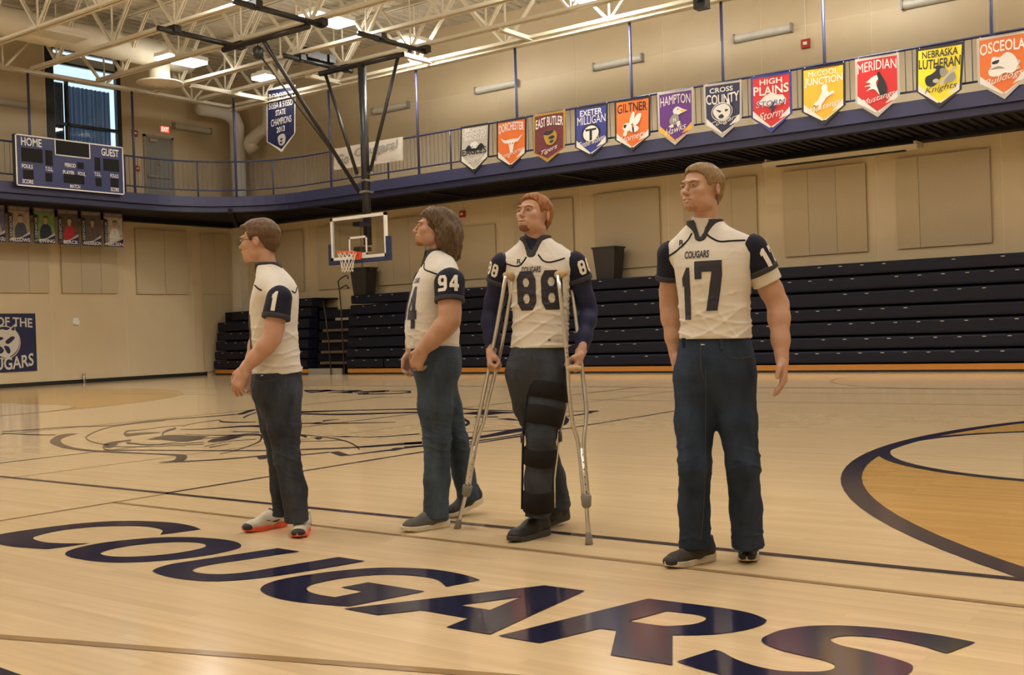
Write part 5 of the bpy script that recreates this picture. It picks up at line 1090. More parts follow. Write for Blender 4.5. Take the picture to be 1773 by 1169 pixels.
def make_person(cfg):
    fr = Frame(*cfg['base']); L, Fl = fr.L, fr.Fl
    root = empty('person', tuple(fr.B), cfg['label'], 'person', 'young men walking across the court', rz=YAW)
    sk = skin(cfg['key'], cfg['skin']); psi = cfg['psi']; fv, lv = facing(psi), leftv(psi)
    # ---- torso sections: px x, px y, dy, half-width, half-depth, (heading)
    secs = []
    for t in cfg['torso']:
        p = L(*t[:3]); secs.append((p[0], p[1], p[2], t[3], t[4], t[5] if len(t) > 5 else psi))
    arms = {sd: [L(*q) for q in cfg['arms'][sd]['pts']] for sd in cfg['arms']}
    hc = L(*cfg['head']['c']); hs = cfg['head'].get('s', 1.0); HT = head_frame(hc, cfg['head']['psi'], cfg['head']['pitch'], cfg['head'].get('roll', 0), cfg['head'].get('zs', .88))
    # ---- body: trunk, neck, arms and hands in one field, plus the head
    allp = [p for a in arms.values() for p in a]+[np.array(s[:3]) for s in secs]
    lo, hi = bounds(allp, .21); hi[2] = min(hi[2], hc[2]+.02); lo[2] = min(lo[2], lo[2])
    B = Fld(lo, hi, .0048)
    ztop = max(q[2] for q in secs); B.loft([(a, b, c-.028*max(0, 1-(ztop-c)/.3), d*(.79+.09*np.clip(1-(ztop-c)/.35, 0, 1)), e*(.78+.08*np.clip(1-(ztop-c)/.35, 0, 1)), f) for a, b, c, d, e, f in secs], 0)
    nb = np.array(secs[-1][:3]) if secs[-1][2] > secs[0][2] else np.array(secs[0][:3])
    skull = HT([(0, .03, -.075)], hs)[0]
    B.cone(nb-(0, 0, .05), skull, .056*cfg.get('neck', 1), .049*cfg.get('neck', 1), .03)
    for sd, a in arms.items():
        A = cfg['arms'][sd]; g = A.get('bulk', 1.0)
        sh, el, wr = a[:3]
        up = el-sh; fo = wr-el
        chain(B, [sh, sh+up*.35, sh+up*.75, el], [.044*g, .052*g, .048*g, .0445*g], .03)
        chain(B, [el, el+fo*.25, el+fo*.65, wr], [.0445*g, .046*g, .038*g, .029*g], .025)
        if A.get('hand', True): hand(B, wr, a[3]-wr, A['n'], A['s'], A['curl'], A.get('thumb', .5), A.get('hs', 1.05), A.get('spread', 0))
    bv, bf = B.mesh()
    hv, hf = head_mesh(cfg['head'].get('style'), jaw=cfg['head'].get('jaw', 1.0))
    hv = HT(hv, hs)
    body = lm('body', np.concatenate([bv, hv]), np.concatenate([bf, hf+len(bv)]), sk, root)
    # ---- face details and hair
    for sg in (-1, 1):
        E = Fld((sg*.031-.016, -.105, -.012), (sg*.031+.016, -.07, .02), .0018); E.ell((sg*.031, -.0855, .0035), (.0125, .0115, .0052), 0); v, f = E.mesh(); e = lm('eye', HT(v, hs), f, M_EYE, body)
        gx = cfg['head'].get('gaze', 0)
        E = Fld((sg*.031-.012, -.11, -.010), (sg*.031+.012, -.08, .016), .0014); E.ell((sg*.031+gx, -.0955, .0035), (.0052, .0028, .0048), 0); v, f = E.mesh(); lm('iris', HT(v, hs), f, M_IRIS, body)
        v, f = patch_mesh([('cone', (sg*.016, -.101, .0215), (sg*.034, -.1005, .0255), .0026, .0030, 0), ('cone', (sg*.034, -.1005, .0255), (sg*.051, -.0855, .0215), .0030, .0016, .003)], .002, .0006, (-.07, -.12, 0), (.07, -.06, .045)); lm('eyebrow', HT(v, hs), f, cfg['browm'], body)
    li = .008 if cfg['head'].get('smile') else .0; up_ = []
    for sg in (-1, 1): up_ += [('cone', (0, -.1000, -.0625+li*.2), (sg*.024, -.0875, -.0665+li), .0042, .0020, .003), ('cone', (0, -.0990, -.0775), (sg*.023, -.0870, -.0685+li), .0046, .0018, .003)]
    v, f = patch_mesh(up_, .0016, 0, (-.045, -.125, -.1), (.045, -.06, -.035)); lm('lips', HT(v, hs), f, mat('lips_'+cfg['key'], tuple(np.array(cfg['skin'])*np.array((.70, .46, .46))), .5), body)
    tt = [('cone', (0, -.0985, -.0700+li*.2), (sg*.018, -.0900, -.0680+li*.8), .0040 if li else .0022, .0022 if li else .001, .002) for sg in (-1, 1)]
    v, f = patch_mesh(tt, .0014, 0, (-.04, -.12, -.09), (.04, -.065, -.045)); lm('teeth' if li else 'mouth', HT(v, hs), f, M_TEETH if li else mat('mouth_dark', (.09, .03, .025), .6), body)
    v, f = hair_mesh(cfg['hair']['style'], cfg['hair'].get('seed', 1), cfg['hair'].get('thick', .010), cfg['hair'].get('amp', .003)); hair = lm('hair', HT(v, hs), f, cfg['hair']['m'], root)
    if cfg.get('beard'): v, f = beard_mesh(cfg['beard']); lm('beard', HT(v, hs), f, cfg['beardm'], root)
    # ---- jersey
    fo = cfg.get('fold', (.0055, 3))
    def fold(x, y, z):
        lowz = np.clip((cfg.get('foldz', 1.28)-z)*4.5+.3, .22, 1)
        return -2.6*fo[0]*lowz*creases(x, y, z, [(6, 5, 40), (-9, 7, 33), (3, -8, 52)], fo[1])-fo[0]*.7*creases(x, y, z, [(26, 8, 12), (-22, 18, 14)], fo[1]+7)+fo[0]*1.0+fo[0]*.5*wav(x, y, z, 14, 14, 20, fo[1])
    lo, hi = bounds([s[:3] for s in secs], .26); lo[2] += .24; hi[2] -= .2
    J = Fld(lo, hi, .0058); J.loft(secs, 0, 2.5, fold)
    if cfg.get('hemcut') is not None:
        u = cfg['hemcut']; x, y, z = J.ax[0][:, None, None], J.ax[1][None, :, None], J.ax[2][None, None, :]
        c0 = np.array(secs[0][:3]) if secs[0][2] < secs[-1][2] else np.array(secs[-1][:3])
        J.F = np.maximum(J.F, (c0[2]+.012+u[0]*(x-c0[0])+u[1]*(y-c0[1]))-z).astype(np.float32)
    for sd, a in arms.items():
        sh, el = a[0], a[1]; q_ = nb-np.array((0, 0, .085)); J.cone(sh+(q_-sh)*.55, sh+(el-sh)*.06, .052, .060, .035)
    cut = Fld(J.lo, J.lo+J.h*(J.n-1), J.h); cut.n = J.n; cut.ax = J.ax; cut.F = np.full(J.F.shape, .2, np.float32); vd = cfg.get('vneck', (.080, .070, .046, .012)); nk = skull-nb
    cut.cone(nb-nk*.12, nb+nk*1.2, .063*cfg.get('neck', 1), .068*cfg.get('neck', 1), 0); cut.cone(nb+fv*.035+np.array((0, 0, .02)), nb+fv*vd[0]-np.array((0, 0, vd[1])), vd[2], vd[3], .015)
    Fc = np.maximum(np.maximum(J.F-.0065, cut.F-.017), np.maximum(-cut.F-.004, -.016-J.F)).astype(np.float32)
    J.F = np.maximum(J.F, -cut.F).astype(np.float32); cut.F = Fc; cv, cf = cut.mesh()
    jv, jf = J.mesh(); jersey = lm('jersey', jv, jf, M_JERSEY, root); tree = bvh((jv, jf)); lm('collar', cv, cf, M_JGREY, jersey)
    top = nb
    for sd, a in arms.items():
        A = cfg['arms'][sd]; sh, el = a[0], a[1]; g = A.get('bulk', 1.0); ln = A.get('sleeve', .50); d = (el-sh)/np.linalg.norm(el-sh); e = sh+(el-sh)*ln
        lo, hi = bounds([sh, e], .13); S = Fld(lo, hi, .005); S.cone(sh+d*.004, e, .070*g, A.get('cuff', .070)*g, 0)
        inw = (nb-sh); inw[2] = 0; inw = inw/np.linalg.norm(inw)
        x, y, z = S.ax[0][:, None, None], S.ax[1][None, :, None], S.ax[2][None, None, :]
        S.F = S.F+.004*wav(x, y, z, 45, 45, 30, 11+len(sd))
        pl = (x-e[0])*d[0]+(y-e[1])*d[1]+(z-e[2])*d[2]; S.F = np.maximum(S.F, pl)
        q = sh+inw*.022; pin = (x-q[0])*(inw[0])+(y-q[1])*(inw[1])+(z-q[2])*.45; S.F = np.maximum(S.F, pin).astype(np.float32)
        v, f = S.mesh(); sl = lm('sleeve', v, f, M_JNAVY, jersey)
        C = Fld(*bounds([e], .12), .005); C.cone(e-d*.05, e+d*.02, A.get('cuff', .070)*g+.004, A.get('cuff', .070)*g+.004, 0); x, y, z = C.ax[0][:, None, None], C.ax[1][None, :, None], C.ax[2][None, None, :]
        pl = (x-e[0])*d[0]+(y-e[1])*d[1]+(z-e[2])*d[2]; C.F = np.maximum(C.F, np.maximum(pl-.006, -.020-pl)).astype(np.float32); v, f = C.mesh(); lm('cuff', v, f, M_JGREY, jersey)
        if A.get('num'):
            n = A['numdir']/np.linalg.norm(A['numdir']); up = -d-n*(-d@n); up /= np.linalg.norm(up); u = np.cross(up, n); V2, F2 = numeral(A['num'], *A.get('numsz', (.045, .075, .012)))
            decal('numeral', V2, F2, sh+(el-sh)*A.get('numt', .26)+u*A.get('numx', 0), u, up, n, bvh((np.array([w.co[:] for w in sl.data.vertices]), [tuple(p.vertices) for p in sl.data.polygons])), M_PRINTW, jersey, .003, .015)
        if A.get('under'):   # undershirt sleeve below the cuff
            e2 = sh+(el-sh)*A['under']; C = Fld(*bounds([e, e2], .12), .005); C.cone(e-d*.02, e2, A['cuff']*g*.95, A['cuff']*g*.93, 0); x, y, z = C.ax[0][:, None, None], C.ax[1][None, :, None], C.ax[2][None, None, :]
            C.F = np.maximum(C.F, (x-e2[0])*d[0]+(y-e2[1])*d[1]+(z-e2[2])*d[2]).astype(np.float32); v, f = C.mesh(); lm('undershirt_sleeve', v, f, M_JERSEY, root)
        if A.get('long'):    # compression sleeve to the wrist
            wr = a[2]; C = Fld(*bounds([sh, el, wr], .12), .005); u1, f1 = el-sh, wr-el
            chain(C, [sh, sh+u1*.35, sh+u1*.75, el], [.062*g, .060*g, .052*g, .047*g], .03); chain(C, [el, el+f1*.25, el+f1*.65, wr], [.048*g, .052*g, .042*g, .033*g], .025)
            x, y, z = C.ax[0][:, None, None], C.ax[1][None, :, None], C.ax[2][None, None, :]; dd = f1/np.linalg.norm(f1); C.F = np.maximum(C.F+.0025*wav(x, y, z, 50, 50, 90, 5), (x-wr[0])*dd[0]+(y-wr[1])*dd[1]+(z-wr[2])*dd[2]).astype(np.float32); v, f = C.mesh(); lm('long_sleeve', v, f, M_COMPR, root)
    # collar: trim along the neck opening, cut below
    if cfg.get('undercollar'):
        lo, hi = bounds([nb], .2); lo[2] = nb[2]-.17; hi[2] = nb[2]+.06; C = Fld(lo, hi, .005); C.loft([(q0, q1, q2-.012, q3*.90, q4*.89, q5) for q0, q1, q2, q3, q4, q5 in secs], 0, 2.4)
        e2 = nb+(skull-nb)*cfg.get('uc', .25); C.cone(nb-np.array((0, 0, .08)), e2, .064*cfg.get('neck', 1), .058*cfg.get('neck', 1), .02); d = (skull-nb)/np.linalg.norm(skull-nb); x, y, z = C.ax[0][:, None, None], C.ax[1][None, :, None], C.ax[2][None, None, :]
        C.F = np.maximum(C.F, (x-e2[0])*d[0]+(y-e2[1])*d[1]+(z-e2[2])*d[2]).astype(np.float32); v, f = C.mesh(); lm('undershirt', v, f, cfg['undercollar'], root)
    # ---- jeans
    LG = cfg['legs']; hip = [(L(*t[:3]), t[3], t[4]) for t in cfg['hips']]
    legs = {}
    for sd in ('near', 'far'):
        legs[sd] = [L(*q) if len(q) == 3 else np.array(q) for q in LG[sd]['pts']]
    allp = [p for a in legs.values() for p in a]+[h[0] for h in hip]; lo, hi = bounds(allp, .15); hi[2] = max(h[0][2] for h in hip)+.01
    Jn = Fld(lo, hi, .006); Jn.loft([(h[0][0], h[0][1], h[0][2], h[1], h[2], cfg.get('hpsi', psi)) for h in hip], 0, 2.3)
    for sd, P in legs.items():
        r = LG[sd]['r']
        for i in range(len(P)-1): Jn.cone(P[i], P[i+1], r[i], r[i+1], .025 if i else .04)
    x, y, z = Jn.ax[0][:, None, None], Jn.ax[1][None, :, None], Jn.ax[2][None, None, :]
    kz = np.mean([P[1][2] if len(P) < 4 else P[2][2] for P in legs.values()])
    near_knee = np.exp(-((z-kz)/.10)**2)+1.2*np.exp(-((z-.14)/.07)**2)+.35
    js = cfg.get('jseed', 21); Jn.F = (Jn.F-.017*near_knee*creases(x, y, z, [(10, 8, 52), (-20, 12, 44), (22, -10, 60), (8, 20, 38)], js)+.004*near_knee-.006*creases(x, y, z, [(18, 10, 9), (-16, 14, 8)], js+3)+.004*wav(x, y, z, 16, 16, 14, js)).astype(np.float32)
    for sd, P in legs.items():
        e = P[-1]; d = (P[-1]-P[-2])/np.linalg.norm(P[-1]-P[-2]); m = ((x-e[0])*d[0]+(y-e[1])*d[1]+(z-e[2])*d[2]); rad = np.sqrt((x-e[0])**2+(y-e[1])**2+(z-e[2])**2)
        Jn.F = np.where(rad < .14, np.maximum(Jn.F, m-LG[sd].get('hem', .0)), Jn.F).astype(np.float32)
    v, f = Jn.mesh(); jeans = lm('jeans', v, f, cfg['denim'], root); jt = bvh((v, f))
    wz = hip[0][0] if hip[0][0][2] > hip[-1][0][2] else hip[-1][0]
    for pts in cfg.get('stitch', []):
        P = []
        for px, py in catmull(pts, 6):
            o = fr.loc(CAMP+ray(px, py)*(fr.D-1.2)); q = fr.loc(CAMP+ray(px, py)*(fr.D+1.0)); dd = Vector(q-o).normalized(); h = jt.ray_cast(Vector(o), dd, 3)
            if h[0] is not None: P.append(np.array(h[0])-np.array(dd)*.001)
        if len(P) > 2: lmb(MB().tube(P, .0014, 4), 'seam', M_STITCH, jeans)
    # ---- prints on the chest, pressed on along the chest normal
    up = np.array((0, 0, 1.))
    for it in cfg.get('prints', []):
        pp_ = it.get('psi', psi); n = facing(pp_); u = leftv(pp_)
        o = L(*it['at']); V2, F2 = it['shape']; decal(it['name'], V2, F2, o, u, up, n, tree, it.get('m', M_PRINT), jersey)
    for pts in cfg.get('piping', []):
        P = []
        for px, py in catmull(pts, 6):
            o = fr.loc(CAMP+ray(px, py)*(fr.D-1.2)); q = fr.loc(CAMP+ray(px, py)*(fr.D+1.0)); dd = Vector(q-o).normalized(); h = tree.ray_cast(Vector(o), dd, 3)
            if h[0] is not None: P.append(np.array(h[0])-np.array(dd)*.001)
        if len(P) > 2: lmb(MB().tube(P, .0042, 6), 'piping', M_JNAVY, jersey)
    return fr, root, legs, jersey, body
def r_logo(s):
    V, F = centred('R', .030*s, .030*s, .03); V2, F2 = centred('RUSSELL', .036*s, .007*s, .01); b = len(V); return V+[(x, y-.024*s) for x, y in V2], F+[tuple(b+i for i in f) for f in F2]
hairm = lambda n, c: mat('hair_'+n, c, .55, var=.35, vscale=90, bump=.5, bscale=260, spec=.3, stretch=(1, .35, .35))
DG = math.pi/180
# ------------------------------------------------------------------ man in jersey 17
hm = hairm('dark_blond', (.23, .15, .07))
P17 = dict(key='seventeen', label='fair short-haired man in white jersey 17 striding beside the court arc', base=(1240, 978), psi=24*DG, skin=(.60, .36, .255),
  torso=[(1237, 591, 0, .174, .125), (1238, 560, 0, .168, .122), (1237, 520, 0, .170, .124), (1236, 480, 0, .184, .130), (1234, 450, 0, .196, .128), (1231, 425, .01, .205, .108), (1228, 408, .015, .172, .088), (1223, 394, .02, .118, .076), (1220, 384, .02, .076, .066)],
  arms=dict(left=dict(pts=[(1300, 430, -.06), (1347, 527, -.04), (1354, 622, -.12), (1357, 660, -.15)], n=(-.75, .3, 0), s=(-.3, -1, 0), curl=(.25, .32, .38, .45), thumb=.25, bulk=1.02, sleeve=.42, cuff=.072, under=.62, num='17', numdir=np.array((.72, -.69, .05)), numsz=(.040, .085, .012), numt=.16, spread=.15),
            right=dict(pts=[(1163, 440, .10), (1160, 530, .16), (1169, 612, .12), (1174, 650, .10)], n=(.9, .1, 0), s=(0, -1, 0), curl=.5, bulk=.98, sleeve=.48, cuff=.070)),
  head=dict(c=(1215, 328, -.01), psi=50*DG, pitch=4*DG, s=1.02, smile=True, jaw=1.08, gaze=.002), browm=hm, hair=dict(style='short', m=hm, seed=4, thick=.006, amp=.003), beard='full', beardm=mat('stubble_17', (.37, .20, .115), .7, var=.2, vscale=120),
  collar=dict(r=.076, dip=.045, z=.0), undercollar=M_JERSEY, uc=.27, neck=1.05, hemcut=(-.02, 0),
  hips=[(1237, 578, 0, .152, .104), (1238, 615, 0, .178, .126), (1239, 650, 0, .182, .128), (1239, 685, 0, .150, .105), (1239, 715, 0, .08, .05)], hpsi=20*DG,
  legs=dict(near=dict(pts=[(1203, 655, .02), (1203, 730, .02), (1203, 806, -.02), (1201, 880, .03), (1205, 948, .04)], r=[.095, .092, .076, .071, .080]), far=dict(pts=[(1271, 655, -.02), (1277, 730, -.04), (1286, 803, -.07), (1291, 880, -.02), (1295, 944, .02)], r=[.093, .089, .078, .071, .078])),
  denim=denim('indigo', (.021, .033, .060)), jseed=31, fold=(.0085, 3),
  stitch=[[(1222, 640), (1222, 720), (1221, 800), (1219, 870), (1214, 935)], [(1250, 594), (1255, 612), (1275, 621), (1302, 617)], [(1168, 615), (1178, 606), (1184, 592)], [(1213, 593), (1214, 640), (1219, 655)], [(1309, 600), (1313, 640), (1314, 660)]],
  prints=[dict(name='numeral', at=(1210, 503, -.1), shape=([(x-.055, y-.012) for x, y in numeral('1', .060, .235, 0)[0]], numeral('1', .06, .235, 0)[1])), dict(name='numeral', at=(1226, 497, -.1), shape=([(x+.006, y+.005) for x, y in numeral('7', .128, .225, 0)[0]], numeral('7', .128, .225, 0)[1])),
          dict(name='lettering', at=(1204, 440, -.1), shape=centred('COUGARS', .115, .034, .03)), dict(name='maker_mark', at=(1171, 418, -.1), shape=r_logo(.85))],
  piping=[[(1156, 445), (1172, 434), (1190, 417), (1198, 404)], [(1223, 405), (1232, 412), (1246, 418), (1266, 417), (1290, 416)]])
f17, r17, l17, j17, b17 = make_person(P17)
sh_brown = mat('shoe_charcoal_knit', (.045, .038, .034), .85, var=.2, vscale=40, bump=.3, bscale=300); so_dirty = mat('sole_scuffed_white', (.50, .44, .35), .6, var=.2, vscale=20); blk = mat('shoe_black', (.012, .011, .011), .6, var=.15, vscale=30)
shoe(r17, f17.Fl(1236, 969), f17.Fl(1150, 986), 0, sh_brown, so_dirty, blk, 'charcoal running shoe with scuffed white sole', 1, 1.0, blk)
shoe(r17, f17.Fl(1301, 954), f17.Fl(1291, 984), 0, sh_brown, so_dirty, blk, 'charcoal running shoe with scuffed white sole', 2, 1.0, blk)
for q in ((1184, 594), (1250, 596)):
    p = f17.L(*q, -.13); lmb(MB().box(p-(.008, .004, .022), p+(.008, .012, .022)), 'belt_loop', P17['denim'], bpy.data.objects['jeans'], False)
p = f17.L(1217, 597, -.135); lmb(MB().lathe(p, [(.009, -.002), (.009, .003)], 12), 'button', M_METAL, bpy.data.objects['jeans'])
# ------------------------------------------------------------------ man on crutches, jersey 88
hm = hairm('ginger', (.26, .10, .03))
P88 = dict(key='eightyeight', label='ginger-haired man in white jersey 88 on crutches with a black leg brace', base=(930, 932), psi=16*DG, skin=(.62, .365, .265),
  torso=[(934, 606, 0, .166, .120), (936, 570, 0, .158, .115), (936, 530, 0, .162, .120), (935, 495, 0, .178, .126), (934, 465, 0, .190, .124), (932, 446, .01, .196, .105), (930, 432, .015, .165, .088), (928, 420, .02, .112, .076), (927, 411, .02, .076, .066)],
  arms=dict(right=dict(pts=[(872, 458, .03), (851, 543, .12), (851, 605, .07), (848, 640, .03)], n=(.8, -.1, -.2), s=(.2, -1, 0), curl=(1.15, 1.15, 1.2, 1.2), thumb='fist', hs=1.1, bulk=.98, sleeve=.36, cuff=.069, long=True, num='88', numdir=np.array((-.8, -.6, .1)), numsz=(.036, .07, .010), numt=.12),
            left=dict(pts=[(993, 456, -.03), (1018, 538, .02), (1006, 608, -.10), (996, 640, -.13)], n=(-.75, -.1, -.2), s=(-.3, -1, 0), curl=(1.15, 1.15, 1.2, 1.2), thumb='fist', hs=1.1, bulk=1.0, sleeve=.36, cuff=.071, long=True, num='88', numdir=np.array((.75, -.66, .1)), numsz=(.040, .075, .012), numt=.10)),
  head=dict(c=(925, 373, -.01), psi=38*DG, pitch=12*DG, s=1.0, jaw=1.02), browm=hm, hair=dict(style='short', m=hm, seed=8, thick=.006, amp=.0025), beard='goatee', beardm=mat('goatee_ginger', (.16, .065, .03), .8, var=.25, vscale=120),
  collar=dict(r=.078, dip=.075, z=.0), undercollar=M_COMPR, neck=1.05, hemcut=(-.02, 0), vneck=(.085, .095, .050, .012), uc=.32,
  hips=[(933, 586, 0, .138, .098), (931, 622, 0, .160, .116), (930, 642, 0, .155, .112), (930, 662, 0, .12, .09), (930, 690, 0, .06, .045)], hpsi=14*DG,
  legs=dict(near=dict(pts=[(955, 650, -.03), (947, 700, -.05), (937, 757, -.08), (932, 830, -.04), (932, 893, -.02)], r=[.094, .094, .080, .070, .072]), far=dict(pts=[(903, 650, .03), (916, 705, .10), (938, 765, .18), (957, 825, .26), (968, 880, .30)], r=[.088, .082, .072, .066, .070])),
  denim=denim('charcoal', (.040, .049, .066), .3), jseed=41, fold=(.0095, 13), foldz=1.42,
  stitch=[[(918, 612), (917, 640), (913, 660)]],
  prints=[dict(name='numeral', at=(934, 503, -.1), shape=numeral('88', .105, .205, .028)), dict(name='lettering', at=(920, 467, -.1), shape=centred('COUGARS', .105, .034, .03)), dict(name='maker_mark', at=(896, 452, -.1), shape=r_logo(.85)), dict(name='maker_mark', at=(954, 589, -.1), shape=centred('R', .015, .012, .03)), dict(name='size_tag', at=(966, 589, -.1), m=mat('hem_tag', (.55, .53, .50), .6), shape=([(-.024, -.006), (.024, -.006), (.024, .008), (-.024, .008)], [(0, 1, 2, 3)]))],
  piping=[[(868, 452), (880, 458), (897, 461), (907, 452), (911, 445)], [(932, 441), (940, 451), (950, 454), (962, 452), (978, 447)]])
f88, r88, l88, j88, b88 = make_person(P88)
shoe(r88, f88.Fl(950, 925), f88.Fl(870, 943), 0, blk, mat('sole_black', (.035, .033, .030), .7), blk, 'black running shoe under the leg brace', 3, 1.02)
shoe(r88, f88.Fl(985, 906), f88.Fl(935, 916), 6*DG, blk, MATS['sole_black'], blk, 'black running shoe trailing behind', 4, 1.0)
# leg brace on the front leg
br = bpy.data.objects.new('leg_brace', None); COL.objects.link(br); br.parent = r88; br['label'] = 'black hinged leg brace with wide straps'
NL = l88['near']; NR = P88['legs']['near']['r']
def on_leg(py):
    ys = np.array([650, 700, 757, 830, 893.]); i = min(max(np.searchsorted(ys, py)-1, 0), 3); t = (py-ys[i])/(ys[i+1]-ys[i]); return NL[i]+(NL[i+1]-NL[i])*t, NR[i]+(NR[i+1]-NR[i])*t
for a, b, e in ((664, 692, .016), (706, 737, .010), (776, 804, .011), (850, 885, .010)):
    (p, r0), (q, r1) = on_leg(a), on_leg(b); m_ = (p+q)/2; rm = (r0+r1)/2
    d = q-p; lmb(MB().tube([p, p+d*.04, p+d*.5, q-d*.04, q], [r0+e-.004, r0+e, rm+e+.002, r1+e, r1+e-.004], 32), 'strap', M_DARKBRACE, br)
for s in (1, -1):
    P = [];
    for py in (668, 700, 730, 757, 790, 830, 880):
        c, r = on_leg(py); P.append(c+np.array((s*(r+.014), -.01, 0)))
    lmb(MB().tube(P, .007, 6), 'side_bar', M_METAL if s > 0 else M_DARKBRACE, br)
    c, r = on_leg(757); lmb(MB().tube([c+np.array((s*(r+.010), -.01, 0)), c+np.array((s*(r+.028), -.01, 0))], [.030, .026], 16), 'hinge', M_BLACKMET, br)
# crutches: things of their own, held in the hands
alu = mat('crutch_aluminium', (.60, .60, .60), .30, metal=1, var=.08, vscale=6); gtip = mat('crutch_grey_rubber', (.20, .19, .17), .7); foam = mat('crutch_foam_pad', (.48, .36, .20), .8, var=.15, vscale=30)
def crutch(label, t1, t2, leg, dtop, grip, d2=0.0, fr=f88):
    tipw = onZ(*leg[-1]); tip = fr.loc(tipw); ytop = t1[0][1]; ybot = leg[-1][1]
    def Q(p, e=0.0): f = (p[1]-ytop)/(ybot-ytop); return fr.L(p[0], p[1], dtop+(tip[1]-dtop)*f+e*max(0, 1-f*1.55))
    root = empty('crutch', tuple(tipw), label, 'crutch', 'aluminium crutches', rz=YAW)
    sh = lambda V: [np.array(v)-np.array((tip[0], tip[1], 0)) for v in V]
    A, Bq, C = sh([Q(p) for p in t1]), sh([Q(p, d2) for p in t2]), sh([Q(p) for p in leg])
    C[-1] = np.array((0, 0, .0))
    lmb(MB().tube(catmull(A, 4), .0105, 10), 'bow_tube', alu, root); lmb(MB().tube(catmull(Bq, 4), .0105, 10), 'bow_tube', alu, root)
    lmb(MB().tube(C[:-1]+[C[-1]+(C[-2]-C[-1])/np.linalg.norm(C[-2]-C[-1])*.03], .0115, 10), 'extension_leg', alu, root)
    d = (C[-2]-C[-1])/np.linalg.norm(C[-2]-C[-1]); lmb(MB().tube([C[-1], C[-1]+d*.012, C[-1]+d*.05, C[-1]+d*.062], [.021, .020, .016, .013], 14), 'rubber_tip', gtip, root)
    c = (A[-1]+Bq[-1])/2; lmb(MB().tube([c+d*.03, c+d*.02, c-d*.03, c-d*.04], [.022, .029, .024, .014], 14), 'collar', gtip, root)
    lmb(MB().tube([A[0], (A[0]+Bq[0])/2+np.array((0, 0, .014)), Bq[0]], .021, 12), 'arm_pad', foam, root)
    ga, gb = sh([Q(p) for p in grip]); lmb(MB().tube([ga, gb], .015, 10), 'hand_grip', foam, root)
    for i in range(6):
        p = C[0]+(C[1]-C[0])*(.12+.14*i); o = np.array((.3, -1, 0.))/1.04*.0108; lmb(MB().tube([p+o, p+o*1.12], .0036, 8), 'adjustment_hole', M_BLACK, root)
    for T_ in (A,):
        for f in (.52, .57, .62): p = T_[1]+(T_[2]-T_[1])*(f*2-1) if f > .5 else T_[0]; o = np.array((.2, -1, 0.))/1.02*.0098; lmb(MB().tube([p+o, p+o*1.12], .0034, 8), 'adjustment_hole', M_BLACK, root)
    return root
crutch('aluminium crutch under the arm nearer the long-haired man', [(876, 478), (854, 600), (838, 680), (819, 768), (806, 848)], [(889, 482), (868, 600), (846, 692), (837, 732), (825, 768), (811, 848)], [(822, 772), (808, 850), (795, 900), (792, 915)], -.10, [(848, 635), (862, 635)], .05)
crutch('aluminium crutch under the arm nearer the man in jersey 17', [(966, 476), (980, 600), (985, 677), (992, 735), (1002, 772), (1011, 866)], [(986, 479), (994, 529), (1003, 600), (1009, 650), (1015.5, 718), (1011, 772), (1019, 866)], [(1006.5, 776), (1015, 868), (1018.5, 915), (1020, 943)], -.17, [(982, 638), (1006, 638)], .16)
